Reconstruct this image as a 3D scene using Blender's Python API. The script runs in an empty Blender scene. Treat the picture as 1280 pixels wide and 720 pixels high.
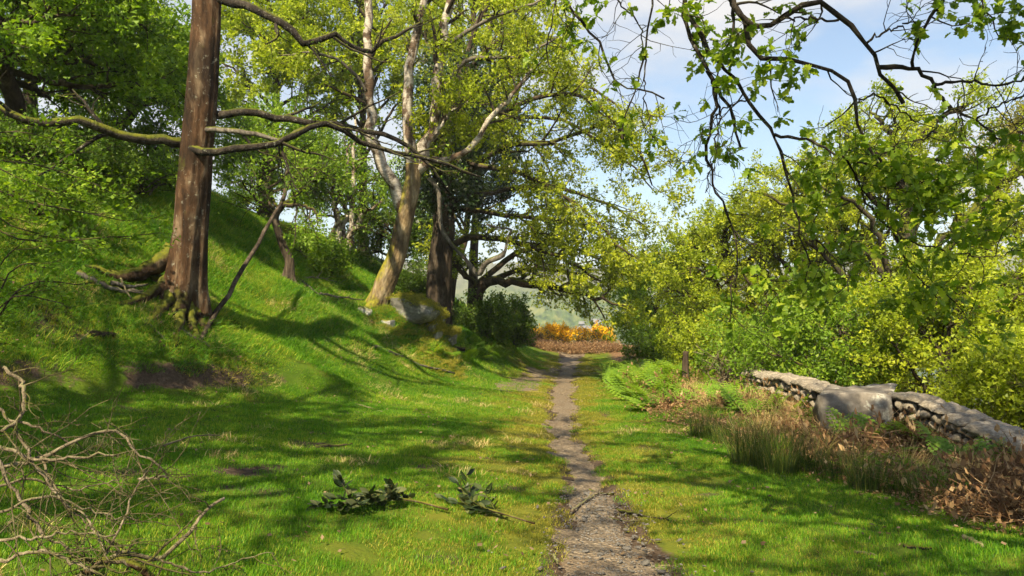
import bpy, bmesh, math
import numpy as np
from mathutils import Vector, Matrix

S = bpy.context.scene
COL = S.collection
RAD = math.radians

# ------------------------------------------------------------------ camera, sky, sun, exposure
F_PX, HOR, CAM_Z = 960.0, 405.0, 1.6          # focal length in photo pixels, horizon row, eye height
PITCH = math.atan((HOR - 360.0) / F_PX)
cam_d = bpy.data.cameras.new('camera'); cam_d.sensor_width = 36.0; cam_d.lens = 27.0
cam_d.clip_start = 0.05; cam_d.clip_end = 6000.0
cam = bpy.data.objects.new('camera', cam_d); COL.objects.link(cam)
cam.location = (0, 0, CAM_Z); cam.rotation_euler = (math.pi / 2 + PITCH, 0, 0)
S.camera = cam

SUN_AZ, SUN_EL = RAD(160), RAD(45)            # azimuth measured from straight ahead towards the left
SUN_VEC = Vector((-math.sin(SUN_AZ) * math.cos(SUN_EL), math.cos(SUN_AZ) * math.cos(SUN_EL), math.sin(SUN_EL)))
world = bpy.data.worlds.new('World'); S.world = world; world.use_nodes = True
wn, wl = world.node_tree.nodes, world.node_tree.links
wn.clear()
w_out = wn.new('ShaderNodeOutputWorld'); w_bg = wn.new('ShaderNodeBackground'); w_bg.inputs[1].default_value = 0.068
sky = wn.new('ShaderNodeTexSky'); sky.sky_type = 'NISHITA'; sky.sun_disc = False
sky.sun_elevation = SUN_EL; sky.sun_rotation = -SUN_AZ; sky.dust_density = 0.5; sky.air_density = 1.2; sky.ozone_density = 1.6
w_tc = wn.new('ShaderNodeTexCoord'); w_map = wn.new('ShaderNodeMapping'); w_map.inputs['Scale'].default_value = (1.0, 1.0, 2.6)
w_map.inputs['Location'].default_value = (0.35, 0.1, 0.2)
w_no = wn.new('ShaderNodeTexNoise'); w_no.inputs['Scale'].default_value = 2.3; w_no.inputs['Detail'].default_value = 6; w_no.inputs['Roughness'].default_value = 0.55
w_rp = wn.new('ShaderNodeValToRGB'); w_rp.color_ramp.elements[0].position = 0.46; w_rp.color_ramp.elements[1].position = 0.64
w_mx = wn.new('ShaderNodeMix'); w_mx.data_type = 'RGBA'
wl.new(w_tc.outputs['Generated'], w_map.inputs[0]); wl.new(w_map.outputs[0], w_no.inputs['Vector'])
wl.new(w_no.outputs['Fac'], w_rp.inputs[0]); wl.new(w_rp.outputs[0], w_mx.inputs[0])
wl.new(sky.outputs[0], w_mx.inputs[6]); w_mx.inputs[7].default_value = (5.0, 4.9, 4.9, 1)
wl.new(w_mx.outputs[2], w_bg.inputs[0]); wl.new(w_bg.outputs[0], w_out.inputs[0])

sun_d = bpy.data.lights.new('sun', 'SUN'); sun_d.energy = 5.0; sun_d.angle = RAD(0.53); sun_d.color = (1.0, 0.86, 0.58)
sun = bpy.data.objects.new('sun', sun_d); COL.objects.link(sun); sun.location = (0, 0, 30)
sun.rotation_euler = SUN_VEC.to_track_quat('Z', 'Y').to_euler()

S.view_settings.view_transform = 'Standard'; S.view_settings.look = 'None'
S.view_settings.exposure = 1.45; S.view_settings.gamma = 1.0; S.view_settings.use_curve_mapping = False
S.cycles.max_bounces = 6; S.cycles.diffuse_bounces = 4; S.cycles.glossy_bounces = 1
S.cycles.transmission_bounces = 4; S.cycles.transparent_max_bounces = 4; S.cycles.volume_bounces = 0
S.cycles.use_adaptive_sampling = True; S.cycles.adaptive_threshold = 0.025
S.cycles.caustics_reflective = False; S.cycles.caustics_refractive = False
S.cycles.sample_clamp_indirect = 6.0

# ------------------------------------------------------------------ numbers
def nrm(a):
    a = np.asarray(a, float)
    return a / np.maximum(np.linalg.norm(a, axis=-1, keepdims=True), 1e-9)

def _h2(ix, iy, seed):
    with np.errstate(over='ignore'):
        n = (ix.astype(np.int64) * 374761393 + iy.astype(np.int64) * 668265263 + seed * 1274126177) & 0x7fffffff
        n = ((n ^ (n >> 13)) * 1274126177) & 0x7fffffff
        n = (n ^ (n >> 16)) & 0xffff
    return n / 65535.0

def vn(x, y, seed=0):
    x = np.asarray(x, float); y = np.asarray(y, float)
    ix, iy = np.floor(x), np.floor(y); fx, fy = x - ix, y - iy
    fx = fx * fx * (3 - 2 * fx); fy = fy * fy * (3 - 2 * fy)
    a = _h2(ix, iy, seed); b = _h2(ix + 1, iy, seed); c = _h2(ix, iy + 1, seed); d = _h2(ix + 1, iy + 1, seed)
    return (a + (b - a) * fx) * (1 - fy) + (c + (d - c) * fx) * fy

def fbm(x, y, seed=0, o=4):
    s, a, t = 0.0, 0.5, 0.0
    for i in range(o):
        s = s + a * vn(x * 2 ** i, y * 2 ** i, seed + 17 * i); t += a; a *= 0.5
    return s / t - 0.5

def sstep(a, b, x):
    t = np.clip((np.asarray(x, float) - a) / (b - a), 0, 1)
    return t * t * (3 - 2 * t)

def P(px, py, d):
    """a photo pixel at depth d metres, as a point of the place"""
    a, b = (px - 640.0) / F_PX, (360.0 - py) / F_PX
    cp, sp = math.cos(PITCH), math.sin(PITCH)
    return np.array([a * d, d * (cp - b * sp), CAM_Z + d * (sp + b * cp)])

# ------------------------------------------------------------------ the lie of the land
PATH_Y = [-8, 4.9, 6.5, 7.9, 10.6, 16.2, 23.6, 30, 36, 42]
PATH_X = [0.3, 0.66, 0.72, 0.80, 0.72, 1.0, 1.62, 2.2, 2.75, 3.3]
PATH_W = [0.5, 0.46, 0.32, 0.22, 0.21, 0.27, 0.36, 0.42, 0.46, 0.5]     # half widths
def path_x(y): return np.interp(y, PATH_Y, PATH_X) + 0.10 * (fbm(y * 0.55, y * 0 + 3.1, 5) )
def path_w(y): return np.interp(y, PATH_Y, PATH_W) * (1 + 0.5 * fbm(y * 0.9, y * 0 + 9.1, 7))
def toe(y): return np.interp(y, [-10, 3, 9, 10.5, 12.5, 15.5, 19, 24, 34, 46], [-10.5, -9.5, -5.7, -4.5, -3.0, -1.9, -0.6, 0.2, 1.3, 1.9])
def verge(y): return np.interp(y, [-10, 4.5, 6, 8, 11, 15, 20, 30, 38], [5.5, 4.5, 3.95, 3.35, 2.65, 2.5, 2.65, 3.8, 4.6])
BUMPS = [  # x, y, height, radius x, radius y
    (-5.0, 20.2, 0.45, 1.1, 0.8), (-5.6, 12.2, 0.25, 1.2, 0.9), (-2.6, 19.3, 0.30, 0.9, 0.6), (-7.4, 15.0, 0.35, 1.4, 0.8),
    (-0.6, 24.5, 0.9, 1.0, 1.6), (-2.55, 18.3, 0.38, 0.75, 0.7), (-1.9, 18.7, 0.3, 0.5, 0.6), (-1.2, 22.0, 0.45, 0.8, 0.9), (-3.4, 15.6, 0.22, 1.3, 0.6), (-3.5, 13.0, 0.18, 1.2, 0.4)]
def ground_h(x, y, fine=True):
    x = np.asarray(x, float); y = np.asarray(y, float)
    u = toe(y) - x + 0.9 * fbm(x * 0.35 + 4, y * 0.35, 3)
    v = 0.35 * np.log1p(np.exp(np.clip(u / 0.35, -40, 40)))
    s = 0.60 * v + 0.010 * v * v
    zc = 6.3 - 0.02 * np.maximum(y - 20, 0)
    k = 0.55
    hill = -np.log(np.exp(-k * np.clip(s, 0, 60)) + np.exp(-k * zc)) / k + np.log1p(np.exp(-k * zc)) / k
    hill = hill * (1 - sstep(60, 140, y)) * (1 - sstep(14, 40, -x - 6) * 0.55)
    z = hill + 0.115 * np.clip(path_x(y) - x - 0.5, 0, 9) * (1 - 0.7 * sstep(16, 24, y))
    # the little earth step at the foot of the slope
    st = sstep(0.15, 0.40, u) * sstep(4, 6.5, y) * (1 - sstep(11, 14, y))
    z = z + 0.16 * st
    for bx, by, bh, rx, ry in BUMPS:
        z = z + bh * np.exp(-(((x - bx) / rx) ** 2 + ((y - by) / ry) ** 2))
    e = x - verge(y)
    z = z + 0.10 * sstep(0, 0.8, e)
    d = np.maximum(x - 5.35 - np.maximum(y - 16, 0) * 0.05, 0)
    z = z - np.minimum(0.5 * d, 25.5) - 0.6 * sstep(0.0, 0.7, d)
    z = z + 0.45 * np.exp(-((y - 40.0) / 2.2) ** 2) * sstep(-2, 2, x)
    z = z - np.minimum(0.35 * np.maximum(y - 43, 0), 25.5) * sstep(-30, 4, x)
    z = np.maximum(z, -26.0 + 0 * x)
    near = np.exp(-((x / 40) ** 2 + ((y - 15) / 50) ** 2))
    rough = 0.42 + 0.9 * sstep(0.0, 2.0, u) + 0.4 * sstep(0.0, 0.5, e)
    z = z + near * rough * (0.34 * fbm(x * 0.55, y * 0.55, 11) + 0.10 * fbm(x * 1.9, y * 1.9, 12))
    if fine:
        z = z + near * 0.030 * fbm(x * 6, y * 6, 13, 3)
    p = np.abs(x - path_x(y)) / path_w(y)
    z = z - 0.045 * (1 - sstep(0.7, 1.35, p)) * (1 - sstep(40, 42, y))
    return z
def H(x, y): return float(ground_h(np.array([x]), np.array([y]))[0])

def G(px, py, dmin=2.0, dmax=80.0):
    """where the line of sight through a photo pixel meets the ground"""
    d = np.linspace(dmin, dmax, 4000); o = P(px, py, 1.0) - np.array([0, 0, CAM_Z])
    x, y, z = o[0] * d, o[1] * d, CAM_Z + o[2] * d
    g = ground_h(x, y); i = np.argmax(z < g)
    if z[i] >= g[i]: i = len(d) - 1
    return np.array([x[i], y[i], g[i]])

def gnormal(x, y, e=0.12):
    hx = (ground_h(x + e, y, False) - ground_h(x - e, y, False)) / (2 * e)
    hy = (ground_h(x, y + e, False) - ground_h(x, y - e, False)) / (2 * e)
    return nrm(np.stack([-hx, -hy, np.ones_like(hx)], -1))

def soil_mask(x, y):
    """bare earth: the step below the slope, worn patches, the fork beside the path"""
    u = toe(y) - x + 0.9 * fbm(x * 0.35 + 4, y * 0.35, 3)
    n = fbm(x * 1.3, y * 1.3, 21)
    m = np.exp(-((u - 0.26) / 0.22) ** 2) * sstep(4, 6, y) * (1 - sstep(10.5, 13.5, y)) * sstep(-0.35, 0.0, n)
    for sx, sy, rx, ry, a in SOIL: 
        m = np.maximum(m, a * np.exp(-(((x - sx) / rx) ** 2 + ((y - sy) / ry) ** 2) * (1 + 1.5 * n)))
    p = np.abs(x - path_x(y)) / path_w(y)
    m = np.maximum(m, 1 - sstep(0.8, 1.5 + 0.8 * fbm(x * 2.2, y * 2.2, 23), p))
    m = np.maximum(m, 0.75 * sstep(0.14, 0.26, fbm(x * 0.8, y * 0.8, 24) ) * np.exp(-((x - path_x(y) + 0.9) / 0.9) ** 2))
    return np.clip(m, 0, 1)
SOIL = []
for a in [(345, 588, .38, .22, 1.), (295, 590, .28, .18, .95), (160, 592, .40, .26, 1.), (395, 558, .4, .2, .95), (330, 612, .4, .14, .8), (150, 510, .3, .2, .95), (470, 620, .25, .14, .75), (520, 580, .3, .2, .7), (560, 700, .3, .12, .8), (620, 610, .3, .2, .8), (880, 620, .25, .12, .7), (930, 650, .2, .1, .7), (820, 560, .3, .2, .7),
          (662, 476, .35, 1.6, .95), (676, 468, .3, 1.6, .9), (755, 515, .12, .9, .7), (640, 560, .2, .3, .5), (690, 640, .2, .15, .6), (540, 690, .12, .08, .5), (60, 395, .4, .4, .7), (90, 405, .3, .3, .7)]:
    g = G(a[0], a[1]); SOIL.append((g[0], g[1], a[2], a[3], a[4]))
def yellow_mask(x, y):
    """mossy yellowish turf on the trodden margins of the path"""
    q = x - path_x(y)
    m = np.where(q < 0, np.exp(-(q / 1.25) ** 2), np.exp(-(q / 1.3) ** 2))
    return np.clip(m * (0.75 + 1.6 * fbm(x * 1.1, y * 1.1, 31)) , 0, 1)
def litter_mask(x, y):
    e = x - verge(y) + 0.5 * fbm(x * 1.5, y * 1.5, 41)
    return sstep(0.0, 0.35, e) * (1 - sstep(30, 36, y) * 0.0)

# ------------------------------------------------------------------ meshes
def mesh(name, V, F, mat=None, smooth=False, attrs=None, fattrs=None):
    """V (n,3); F one array or a list of arrays of equal-sided faces"""
    Fs = [f for f in (F if isinstance(F, list) else [F]) if len(f)]
    me = bpy.data.meshes.new(name); V = np.ascontiguousarray(V, np.float32)
    me.vertices.add(len(V)); me.vertices.foreach_set('co', V.ravel())
    tot = np.concatenate([np.full(len(f), f.shape[1], np.int32) for f in Fs])
    idx = np.concatenate([f.ravel() for f in Fs]).astype(np.int32)
    st = np.concatenate([[0], np.cumsum(tot)[:-1]]).astype(np.int32)
    me.loops.add(len(idx)); me.loops.foreach_set('vertex_index', idx)
    me.polygons.add(len(tot)); me.polygons.foreach_set('loop_start', st)
    if smooth: me.polygons.foreach_set('use_smooth', np.ones(len(tot), bool))
    me.update(calc_edges=True)
    for k, a in (attrs or {}).items():
        at = me.attributes.new(k, 'FLOAT', 'POINT'); at.data.foreach_set('value', np.ascontiguousarray(a, np.float32))
    for k, a in (fattrs or {}).items():
        at = me.attributes.new(k, 'FLOAT', 'FACE'); at.data.foreach_set('value', np.ascontiguousarray(a, np.float32))
    if mat: me.materials.append(mat)
    return me

def obj(name, me, parent=None, loc=None, label=None, cat=None, group=None, kind=None):
    o = bpy.data.objects.new(name, me); COL.objects.link(o)
    if loc is not None: o.location = loc
    if parent: o.parent = parent
    if label: o['label'] = label
    if cat: o['category'] = cat
    if group: o['group'] = group
    if kind: o['kind'] = kind
    return o
def thing(name, label, cat, loc, group=None): return obj(name, None, None, loc, label, cat, group)

def smooth_line(pts, k):
    pts = np.asarray(pts, float); n = len(pts)
    if n < 3: return pts[0] + (pts[-1] - pts[0]) * np.linspace(0, 1, k)[:, None]
    q = np.vstack([2 * pts[0] - pts[1], pts, 2 * pts[-1] - pts[-2]])
    d = np.concatenate([[0], np.cumsum(np.linalg.norm(np.diff(pts, axis=0), axis=1))]); s = np.linspace(0, d[-1], k)
    i = np.clip(np.searchsorted(d, s, 'right') - 1, 0, n - 2); f = ((s - d[i]) / np.maximum(d[i + 1] - d[i], 1e-9))[:, None]
    a, b, c, e = q[i], q[i + 1], q[i + 2], q[i + 3]
    return 0.5 * (2 * b + (c - a) * f + (2 * a - 5 * b + 4 * c - e) * f ** 2 + (3 * b - a - 3 * c + e) * f ** 3)

def tubes(Pt, R, sides, radial=None, cap=True):
    """Pt (n,k,3), R (n,k) -> vertices and quads of n tapered tubes"""
    Pt = np.asarray(Pt, float); R = np.asarray(R, float); n, k, _ = Pt.shape
    T = np.empty_like(Pt); T[:, 1:-1] = Pt[:, 2:] - Pt[:, :-2]; T[:, 0] = Pt[:, 1] - Pt[:, 0]; T[:, -1] = Pt[:, -1] - Pt[:, -2]
    T = nrm(T); ref = np.where(np.abs(T[:, 0, 2:3]) > 0.8, np.array([[1.0, 0, 0]]), np.array([[0, 0, 1.0]]))
    u = nrm(np.cross(T[:, 0], ref)); V = np.empty((n, k, sides, 3)); a = np.linspace(0, 2 * np.pi, sides, endpoint=False)
    for j in range(k):
        u = nrm(u - (u * T[:, j]).sum(-1, keepdims=True) * T[:, j]); w = np.cross(T[:, j], u)
        rr = R[:, j, None, None] * (1 if radial is None else radial[:, j, :, None])
        V[:, j] = Pt[:, j, None] + rr * (np.cos(a)[None, :, None] * u[:, None] + np.sin(a)[None, :, None] * w[:, None])
    b = (np.arange(n) * k * sides)[:, None, None] + (np.arange(k - 1) * sides)[None, :, None]; s = np.arange(sides)[None, None]; s2 = (s + 1) % sides
    Q = np.stack([b + s, b + s2, b + sides + s2, b + sides + s], -1).reshape(-1, 4)
    F = [Q]
    if cap:
        e = (np.arange(n) * k * sides)[:, None] + (k - 1) * sides + np.arange(sides)[None]
        F.append(e.astype(int))
        e0 = (np.arange(n) * k * sides)[:, None] + np.arange(sides)[None, ::-1]
        F.append(e0.astype(int))
    return V.reshape(-1, 3), F

def join(parts):
    Vs, by, off = [], {}, 0
    for V, F in parts:
        for f in (F if isinstance(F, list) else [F]):
            if len(f): by.setdefault(f.shape[1], []).append(f + off)
        Vs.append(V); off += len(V)
    return np.vstack(Vs), [np.vstack(v) for v in by.values()]

def grow(rng, Pt, R, n, t=(.25, 1), ang=(30, 65), L=(.3, .5), absL=None, k=6, wig=.15, grav=0., rr=.6, taper=.3, rmin=.003, flat=1., shrink=.4, drift=None):
    """n side shoots on every parent line"""
    N, K, _ = Pt.shape; M = N * n; idx = np.repeat(np.arange(N), n)
    tt = t[0] + (t[1] - t[0]) * ((np.tile(np.arange(n), N) + rng.random(M)) / n)
    p = tt * (K - 1); i = np.minimum(p.astype(int), K - 2); f = (p - i)[:, None]
    base = Pt[idx, i] * (1 - f) + Pt[idx, i + 1] * f; tang = nrm(Pt[idx, i + 1] - Pt[idx, i])
    r0 = np.maximum((R[idx, i] * (1 - f[:, 0]) + R[idx, i + 1] * f[:, 0]) * rr, rmin)
    rv = nrm(rng.normal(size=(M, 3))); rv = nrm(rv - (rv * tang).sum(-1, keepdims=True) * tang)
    a = np.radians(rng.uniform(ang[0], ang[1], M))[:, None]
    d = np.cos(a) * tang + np.sin(a) * rv; d[:, 2] *= flat; d = nrm(d)
    if absL: ln = rng.uniform(absL[0], absL[1], M)
    else: ln = np.linalg.norm(np.diff(Pt, axis=1), axis=2).sum(1)[idx] * rng.uniform(L[0], L[1], M)
    ln = ln * (1 - shrink * tt); out = np.empty((M, k, 3)); out[:, 0] = base; seg = (ln / (k - 1))[:, None]
    g = np.array([0, 0, grav]) + (0 if drift is None else np.asarray(drift))
    for j in range(1, k):
        out[:, j] = out[:, j - 1] + d * seg
        d = nrm(d + wig * rng.normal(size=(M, 3)) + g)
    return out, np.maximum(r0[:, None] * np.linspace(1, taper, k)[None], rmin * .6)

def leaf_quads(rng, Pt, n, size, spread=.05, up=.6, t0=.2, width=.34, along=.5, droop=0., tri=False):
    """n small pointed leaves on every twig line"""
    N, K, _ = Pt.shape; M = N * n; idx = np.repeat(np.arange(N), n)
    tt = rng.uniform(t0, 1, M); p = tt * (K - 1); i = np.minimum(p.astype(int), K - 2); f = (p - i)[:, None]
    pos = Pt[idx, i] * (1 - f) + Pt[idx, i + 1] * f + rng.normal(size=(M, 3)) * spread
    d = nrm(along * nrm(Pt[idx, i + 1] - Pt[idx, i]) + nrm(rng.normal(size=(M, 3))) * .8 + np.array([0, 0, -droop]))
    nn = nrm(rng.normal(size=(M, 3)) * .7 + np.array([0, 0, up])); w = nrm(np.cross(nn, d)); nn = np.cross(d, w)
    s = (size * (.5 + .95 * rng.random(M) ** 1.3))[:, None]
    V = np.stack([pos, pos + d * s * .5 + w * s * width + nn * s * .09, pos + d * s, pos + d * s * .5 - w * s * width + nn * s * .09], 1)
    if tri: V = np.stack([pos, pos + d * s * .95 + w * s * width * .75 + nn * s * .06, pos + d * s * .80 - w * s * width * 1.1 + nn * s * .06], 1)
    q = np.arange(M * V.shape[1]).reshape(M, V.shape[1])
    clump = rng.random(N)[idx] * .65 + rng.random(M) * .35
    return V.reshape(-1, 3), q, clump

# ------------------------------------------------------------------ materials
class NT:
    def __init__(s, name):
        s.m = bpy.data.materials.new(name); s.m.use_nodes = True; s.t = s.m.node_tree; s.t.nodes.clear()
        s.out = s.n('ShaderNodeOutputMaterial')
    def n(s, kind, **kw):
        x = s.t.nodes.new(kind)
        for k, v in kw.items():
            if k.startswith('i_'):
                key = k[2:].replace('_', ' ')
                x.inputs[int(key) if key.isdigit() else key].default_value = v
            else: setattr(x, k, v)
        return x
    def l(s, a, b): s.t.links.new(a, b)
    def noise(s, scale, detail=4, rough=.55, vec=None, dist=0.):
        x = s.n('ShaderNodeTexNoise', i_Scale=scale, i_Detail=detail, i_Roughness=rough, i_Distortion=dist)
        if vec is not None: s.l(vec, x.inputs['Vector'])
        return x.outputs['Fac']
    def ramp(s, fac, stops):
        r = s.n('ShaderNodeValToRGB'); e = r.color_ramp.elements
        while len(e) < len(stops): e.new(.5)
        for q, (p, c) in zip(e, stops):
            q.position = p; q.color = (c, c, c, 1) if isinstance(c, (int, float)) else (*c, 1)
        s.l(fac, r.inputs[0]); return r.outputs[0]
    def mix(s, fac, a, b, mode='MIX'):
        x = s.n('ShaderNodeMix', data_type='RGBA', blend_type=mode)
        for v, i in ((fac, 0), (a, 6), (b, 7)):
            if isinstance(v, (int, float)): x.inputs[i].default_value = v if i == 0 else (v, v, v, 1)
            elif isinstance(v, tuple): x.inputs[i].default_value = (*v, 1)
            else: s.l(v, x.inputs[i])
        return x.outputs[2]
    def math(s, op, a, b=0., clamp=False):
        x = s.n('ShaderNodeMath', operation=op, use_clamp=clamp)
        for v, i in ((a, 0), (b, 1)):
            if isinstance(v, (int, float)): x.inputs[i].default_value = v
            else: s.l(v, x.inputs[i])
        return x.outputs[0]
    def attr(s, name): return s.n('ShaderNodeAttribute', attribute_name=name).outputs['Fac']
    def pos(s, scale=(1, 1, 1), kind='Object'):
        t = s.n('ShaderNodeTexCoord'); m = s.n('ShaderNodeMapping', i_Scale=scale); s.l(t.outputs[kind], m.inputs[0]); return m.outputs[0]
    def wpos(s): return s.n('ShaderNodeNewGeometry').outputs['Position']
    def bump(s, h, strength=.5, dist=.02):
        b = s.n('ShaderNodeBump', i_Strength=strength, i_Distance=dist); s.l(h, b.inputs['Height']); return b.outputs[0]
    def bsdf(s, col, rough=.8, spec=.25, normal=None):
        b = s.n('ShaderNodeBsdfPrincipled'); b.inputs['Specular IOR Level'].default_value = spec
        if isinstance(rough, (int, float)): b.inputs['Roughness'].default_value = rough
        else: s.l(rough, b.inputs['Roughness'])
        if isinstance(col, tuple): b.inputs['Base Color'].default_value = (*col, 1)
        else: s.l(col, b.inputs['Base Color'])
        if normal is not None: s.l(normal, b.inputs['Normal'])
        return b.outputs[0]
    def done(s, sh): s.l(sh, s.out.inputs['Surface']); return s.m

def leaf_mat(name, stops, trans=.45, glow=(1.35, 1.25, .55), rough=.5, spec=.3, inst=False, wvar=0.):
    t = NT(name)
    fac = t.attr('tint') if not inst else t.n('ShaderNodeObjectInfo').outputs['Random']
    if wvar: fac = t.math('ADD', fac, t.math('MULTIPLY', t.math('SUBTRACT', t.noise(.75, 5, .65, vec=t.wpos()), .5), wvar), True)
    k = .92 / (1 - trans)                               # the two halves of the mix share the light: keep each leaf's reflectance
    c = t.ramp(fac, [(a, tuple(q * k for q in b)) for a, b in stops]); b = t.bsdf(c, rough, spec)
    tr = t.n('ShaderNodeBsdfTranslucent'); t.l(t.mix(1., c, tuple(min(q * (1 - trans) / max(trans, .2), 2.) for q in glow), 'MULTIPLY'), tr.inputs[0])
    mx = t.n('ShaderNodeMixShader', i_0=trans); t.l(b, mx.inputs[1]); t.l(tr.outputs[0], mx.inputs[2])
    return t.done(mx.outputs[0])

def bark_mat(name, c1, c2, c3, scale=6., moss=0., mosscol=((.035, .050, .008), (.13, .13, .014)), stretch=.25, bump=.9, lichen=0.):
    t = NT(name); v = t.pos((1, 1, stretch))
    n1 = t.noise(scale, 6, .65, v, .6); n2 = t.noise(scale * .3, 3, .5, t.pos()); 
    c = t.ramp(n1, [(.30, c1), (.52, c2), (.75, c3)])
    c = t.mix(t.ramp(n2, [(.46, 0.), (.60, .7)]), c, c1)
    n3 = t.noise(scale * 3.2, 5, .7, t.pos((1, 1, stretch * 1.6))); c = t.mix(.8, c, t.ramp(n3, [(.3, .25), (.7, .78)]), 'OVERLAY')
    if lichen: c = t.mix(t.ramp(t.noise(scale * 2.3, 4, .7, t.pos()), [(.60, 0.), (.68, lichen)]), c, (.42, .43, .36))
    if moss:
        g = t.n('ShaderNodeNewGeometry'); sp = t.n('ShaderNodeSeparateXYZ'); t.l(g.outputs['Normal'], sp.inputs[0])
        m = t.math('ADD', t.math('MULTIPLY', sp.outputs['Z'], .55), t.math('SUBTRACT', t.noise(2.2, 4, .6, t.pos()), .5 + .35 * (1 - moss)))
        m = t.ramp(m, [(.02, 0.), (.22, 1.)])
        c = t.mix(m, c, t.ramp(t.noise(9, 4, .6, t.pos()), [(.3, mosscol[0]), (.7, mosscol[1])]))
    return t.done(t.bsdf(c, .9, .15, t.bump(t.math('ADD', n1, t.math('MULTIPLY', n3, .5)), bump, .05)))

# ================================================================== the setting
# ---- ground: one sheet, fine underfoot and coarse towards the valley
def axis(fine0, fine1, step, far0, far1, g=1.16):
    a = list(np.arange(fine0, fine1, step)); s = step
    while a[-1] < far1: s *= g; a.append(a[-1] + s)
    lo = [fine0]; s = step
    while lo[-1] > far0: s *= g; lo.append(lo[-1] - s)
    return np.array(lo[:0:-1] + a)
def grid_mesh(xs, ys, zf):
    X, Y = np.meshgrid(xs, ys); Z = zf(X.ravel(), Y.ravel()); V = np.stack([X.ravel(), Y.ravel(), Z], 1)
    nx, ny = len(xs), len(ys); i = (np.arange(ny - 1)[:, None] * nx + np.arange(nx - 1)[None]).ravel()
    return V, np.stack([i, i + 1, i + nx + 1, i + nx], 1)
gx = axis(-13.5, 7.0, .11, -900, 900); gy = axis(3.0, 27.0, .11, -60, 900)
V, Fq = grid_mesh(gx, gy, ground_h)
t = NT('ground')
wp = t.wpos(); n1 = t.noise(1.1, 5, .6, wp); n2 = t.noise(28, 4, .7, wp); n3 = t.noise(7, 4, .6, wp)
turf = t.ramp(n1, [(.3, (.035, .070, .006)), (.5, (.06, .10, .008)), (.7, (.11, .12, .014))])
yel = t.ramp(n3, [(.3, (.075, .085, .012)), (.65, (.17, .16, .02))])
soil = t.ramp(n2, [(.3, (.030, .020, .013)), (.55, (.075, .052, .036)), (.8, (.15, .115, .085))])
lit = t.ramp(n2, [(.3, (.045, .026, .015)), (.5, (.14, .078, .040)), (.75, (.30, .19, .10))])
c = t.mix(t.attr('yellow'), turf, yel)
c = t.mix(t.attr('litter'), c, lit)
ms = t.math('ADD', t.attr('soil'), t.math('MULTIPLY', t.math('SUBTRACT', n3, .5), .9))
c = t.mix(t.ramp(ms, [(.34, 0.), (.56, 1.)]), c, soil)
GROUND = t.done(t.bsdf(c, .95, .1, t.bump(n2, .7, .03)))
g = obj('ground', mesh('ground', V, Fq, GROUND, True, dict(soil=soil_mask(V[:, 0], V[:, 1]), yellow=yellow_mask(V[:, 0], V[:, 1]), litter=litter_mask(V[:, 0], V[:, 1]))), kind='structure')

# ---- path: a worn strip whose margins sink into the turf
def strip(yv, cx, cw, seed, nu=21):
    pu = np.linspace(-1.6, 1.6, nu); U, Y = np.meshgrid(pu, yv); U, Y = U.ravel(), Y.ravel(); X = cx(Y) + U * cw(Y)
    rag = np.abs(U) + 1.9 * fbm(X * 1.7, Y * 1.1, seed) + 1.0 * fbm(X * 6, Y * 6, seed + 1, 2)
    Z = ground_h(X, Y) + .022 - .055 * sstep(.55, 1.3, rag) + .022 * fbm(X * 9, Y * 9, seed + 2, 3)
    ny = len(yv); i = (np.arange(ny - 1)[:, None] * nu + np.arange(nu - 1)[None]).ravel()
    return np.stack([X, Y, Z], 1), np.stack([i, i + 1, i + nu + 1, i + nu], 1)
t = NT('path_earth'); wp = t.wpos()
n1 = t.noise(30, 5, .7, wp); n2 = t.noise(2.2, 3, .5, wp); vo = t.n('ShaderNodeTexVoronoi', i_Scale=34.); t.l(wp, vo.inputs['Vector'])
c = t.ramp(n1, [(.3, (.060, .046, .032)), (.5, (.165, .128, .090)), (.72, (.31, .255, .19))])
c = t.mix(t.ramp(n2, [(.4, 0.), (.65, .6)]), c, (.165, .118, .076))
c = t.mix(.4, c, t.ramp(vo.outputs['Color'], [(.2, .25), (.8, .8)]), 'OVERLAY')
PATHM = t.done(t.bsdf(c, .9, .2, t.bump(t.math('ADD', n1, vo.outputs['Distance']), .8, .03)))
V, Fq = strip(np.concatenate([np.arange(2.6, 14, .07), np.arange(14, 40, .14)]), path_x, path_w, 51); path = obj('path', mesh('path', V, Fq, PATHM, True), kind='structure')
V, Fq = strip(np.arange(17.2, 27.5, .12), lambda y: np.interp(y, [17, 18.5, 21, 24, 27.5], [-.35, .0, .55, 1.05, 1.55]), lambda y: np.interp(y, [17, 18.5, 20, 27.5], [.2, .42, .42, .3]), 54); obj('path', mesh('side_path', V, Fq, PATHM, True), kind='structure')

# ---- loose stone shapes
def rock_mesh(name, seed, sc=(1, 1, 1), sub=2, rough=.3, mat=None, cut=True):
    bm = bmesh.new(); bmesh.ops.create_icosphere(bm, subdivisions=sub, radius=1.); V = np.array([v.co[:] for v in bm.verts]); F = np.array([[v.index for v in f.verts] for f in bm.faces]); bm.free()
    rng = np.random.default_rng(seed); V = V.copy()
    if cut:                                            # split faces, as broken stone has
        for _ in range(9):
            d = nrm(rng.normal(size=3)); lim = rng.uniform(.55, .85); s = V @ d; V -= np.maximum(s - lim, 0)[:, None] * d
    if sub >= 4: V += .10 * fbm(V[:, 0] * 5 + seed, V[:, 1] * 5 + V[:, 2] * 4.1, seed + 9, 4)[:, None] * nrm(V)
    V += rough * .35 * (fbm(V[:, 0] * 2.3 + seed, V[:, 1] * 2.3 + V[:, 2] * 1.9, seed, 3))[:, None] * nrm(V)
    return mesh(name, V * np.array(sc), F, mat, sub >= 3)
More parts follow.
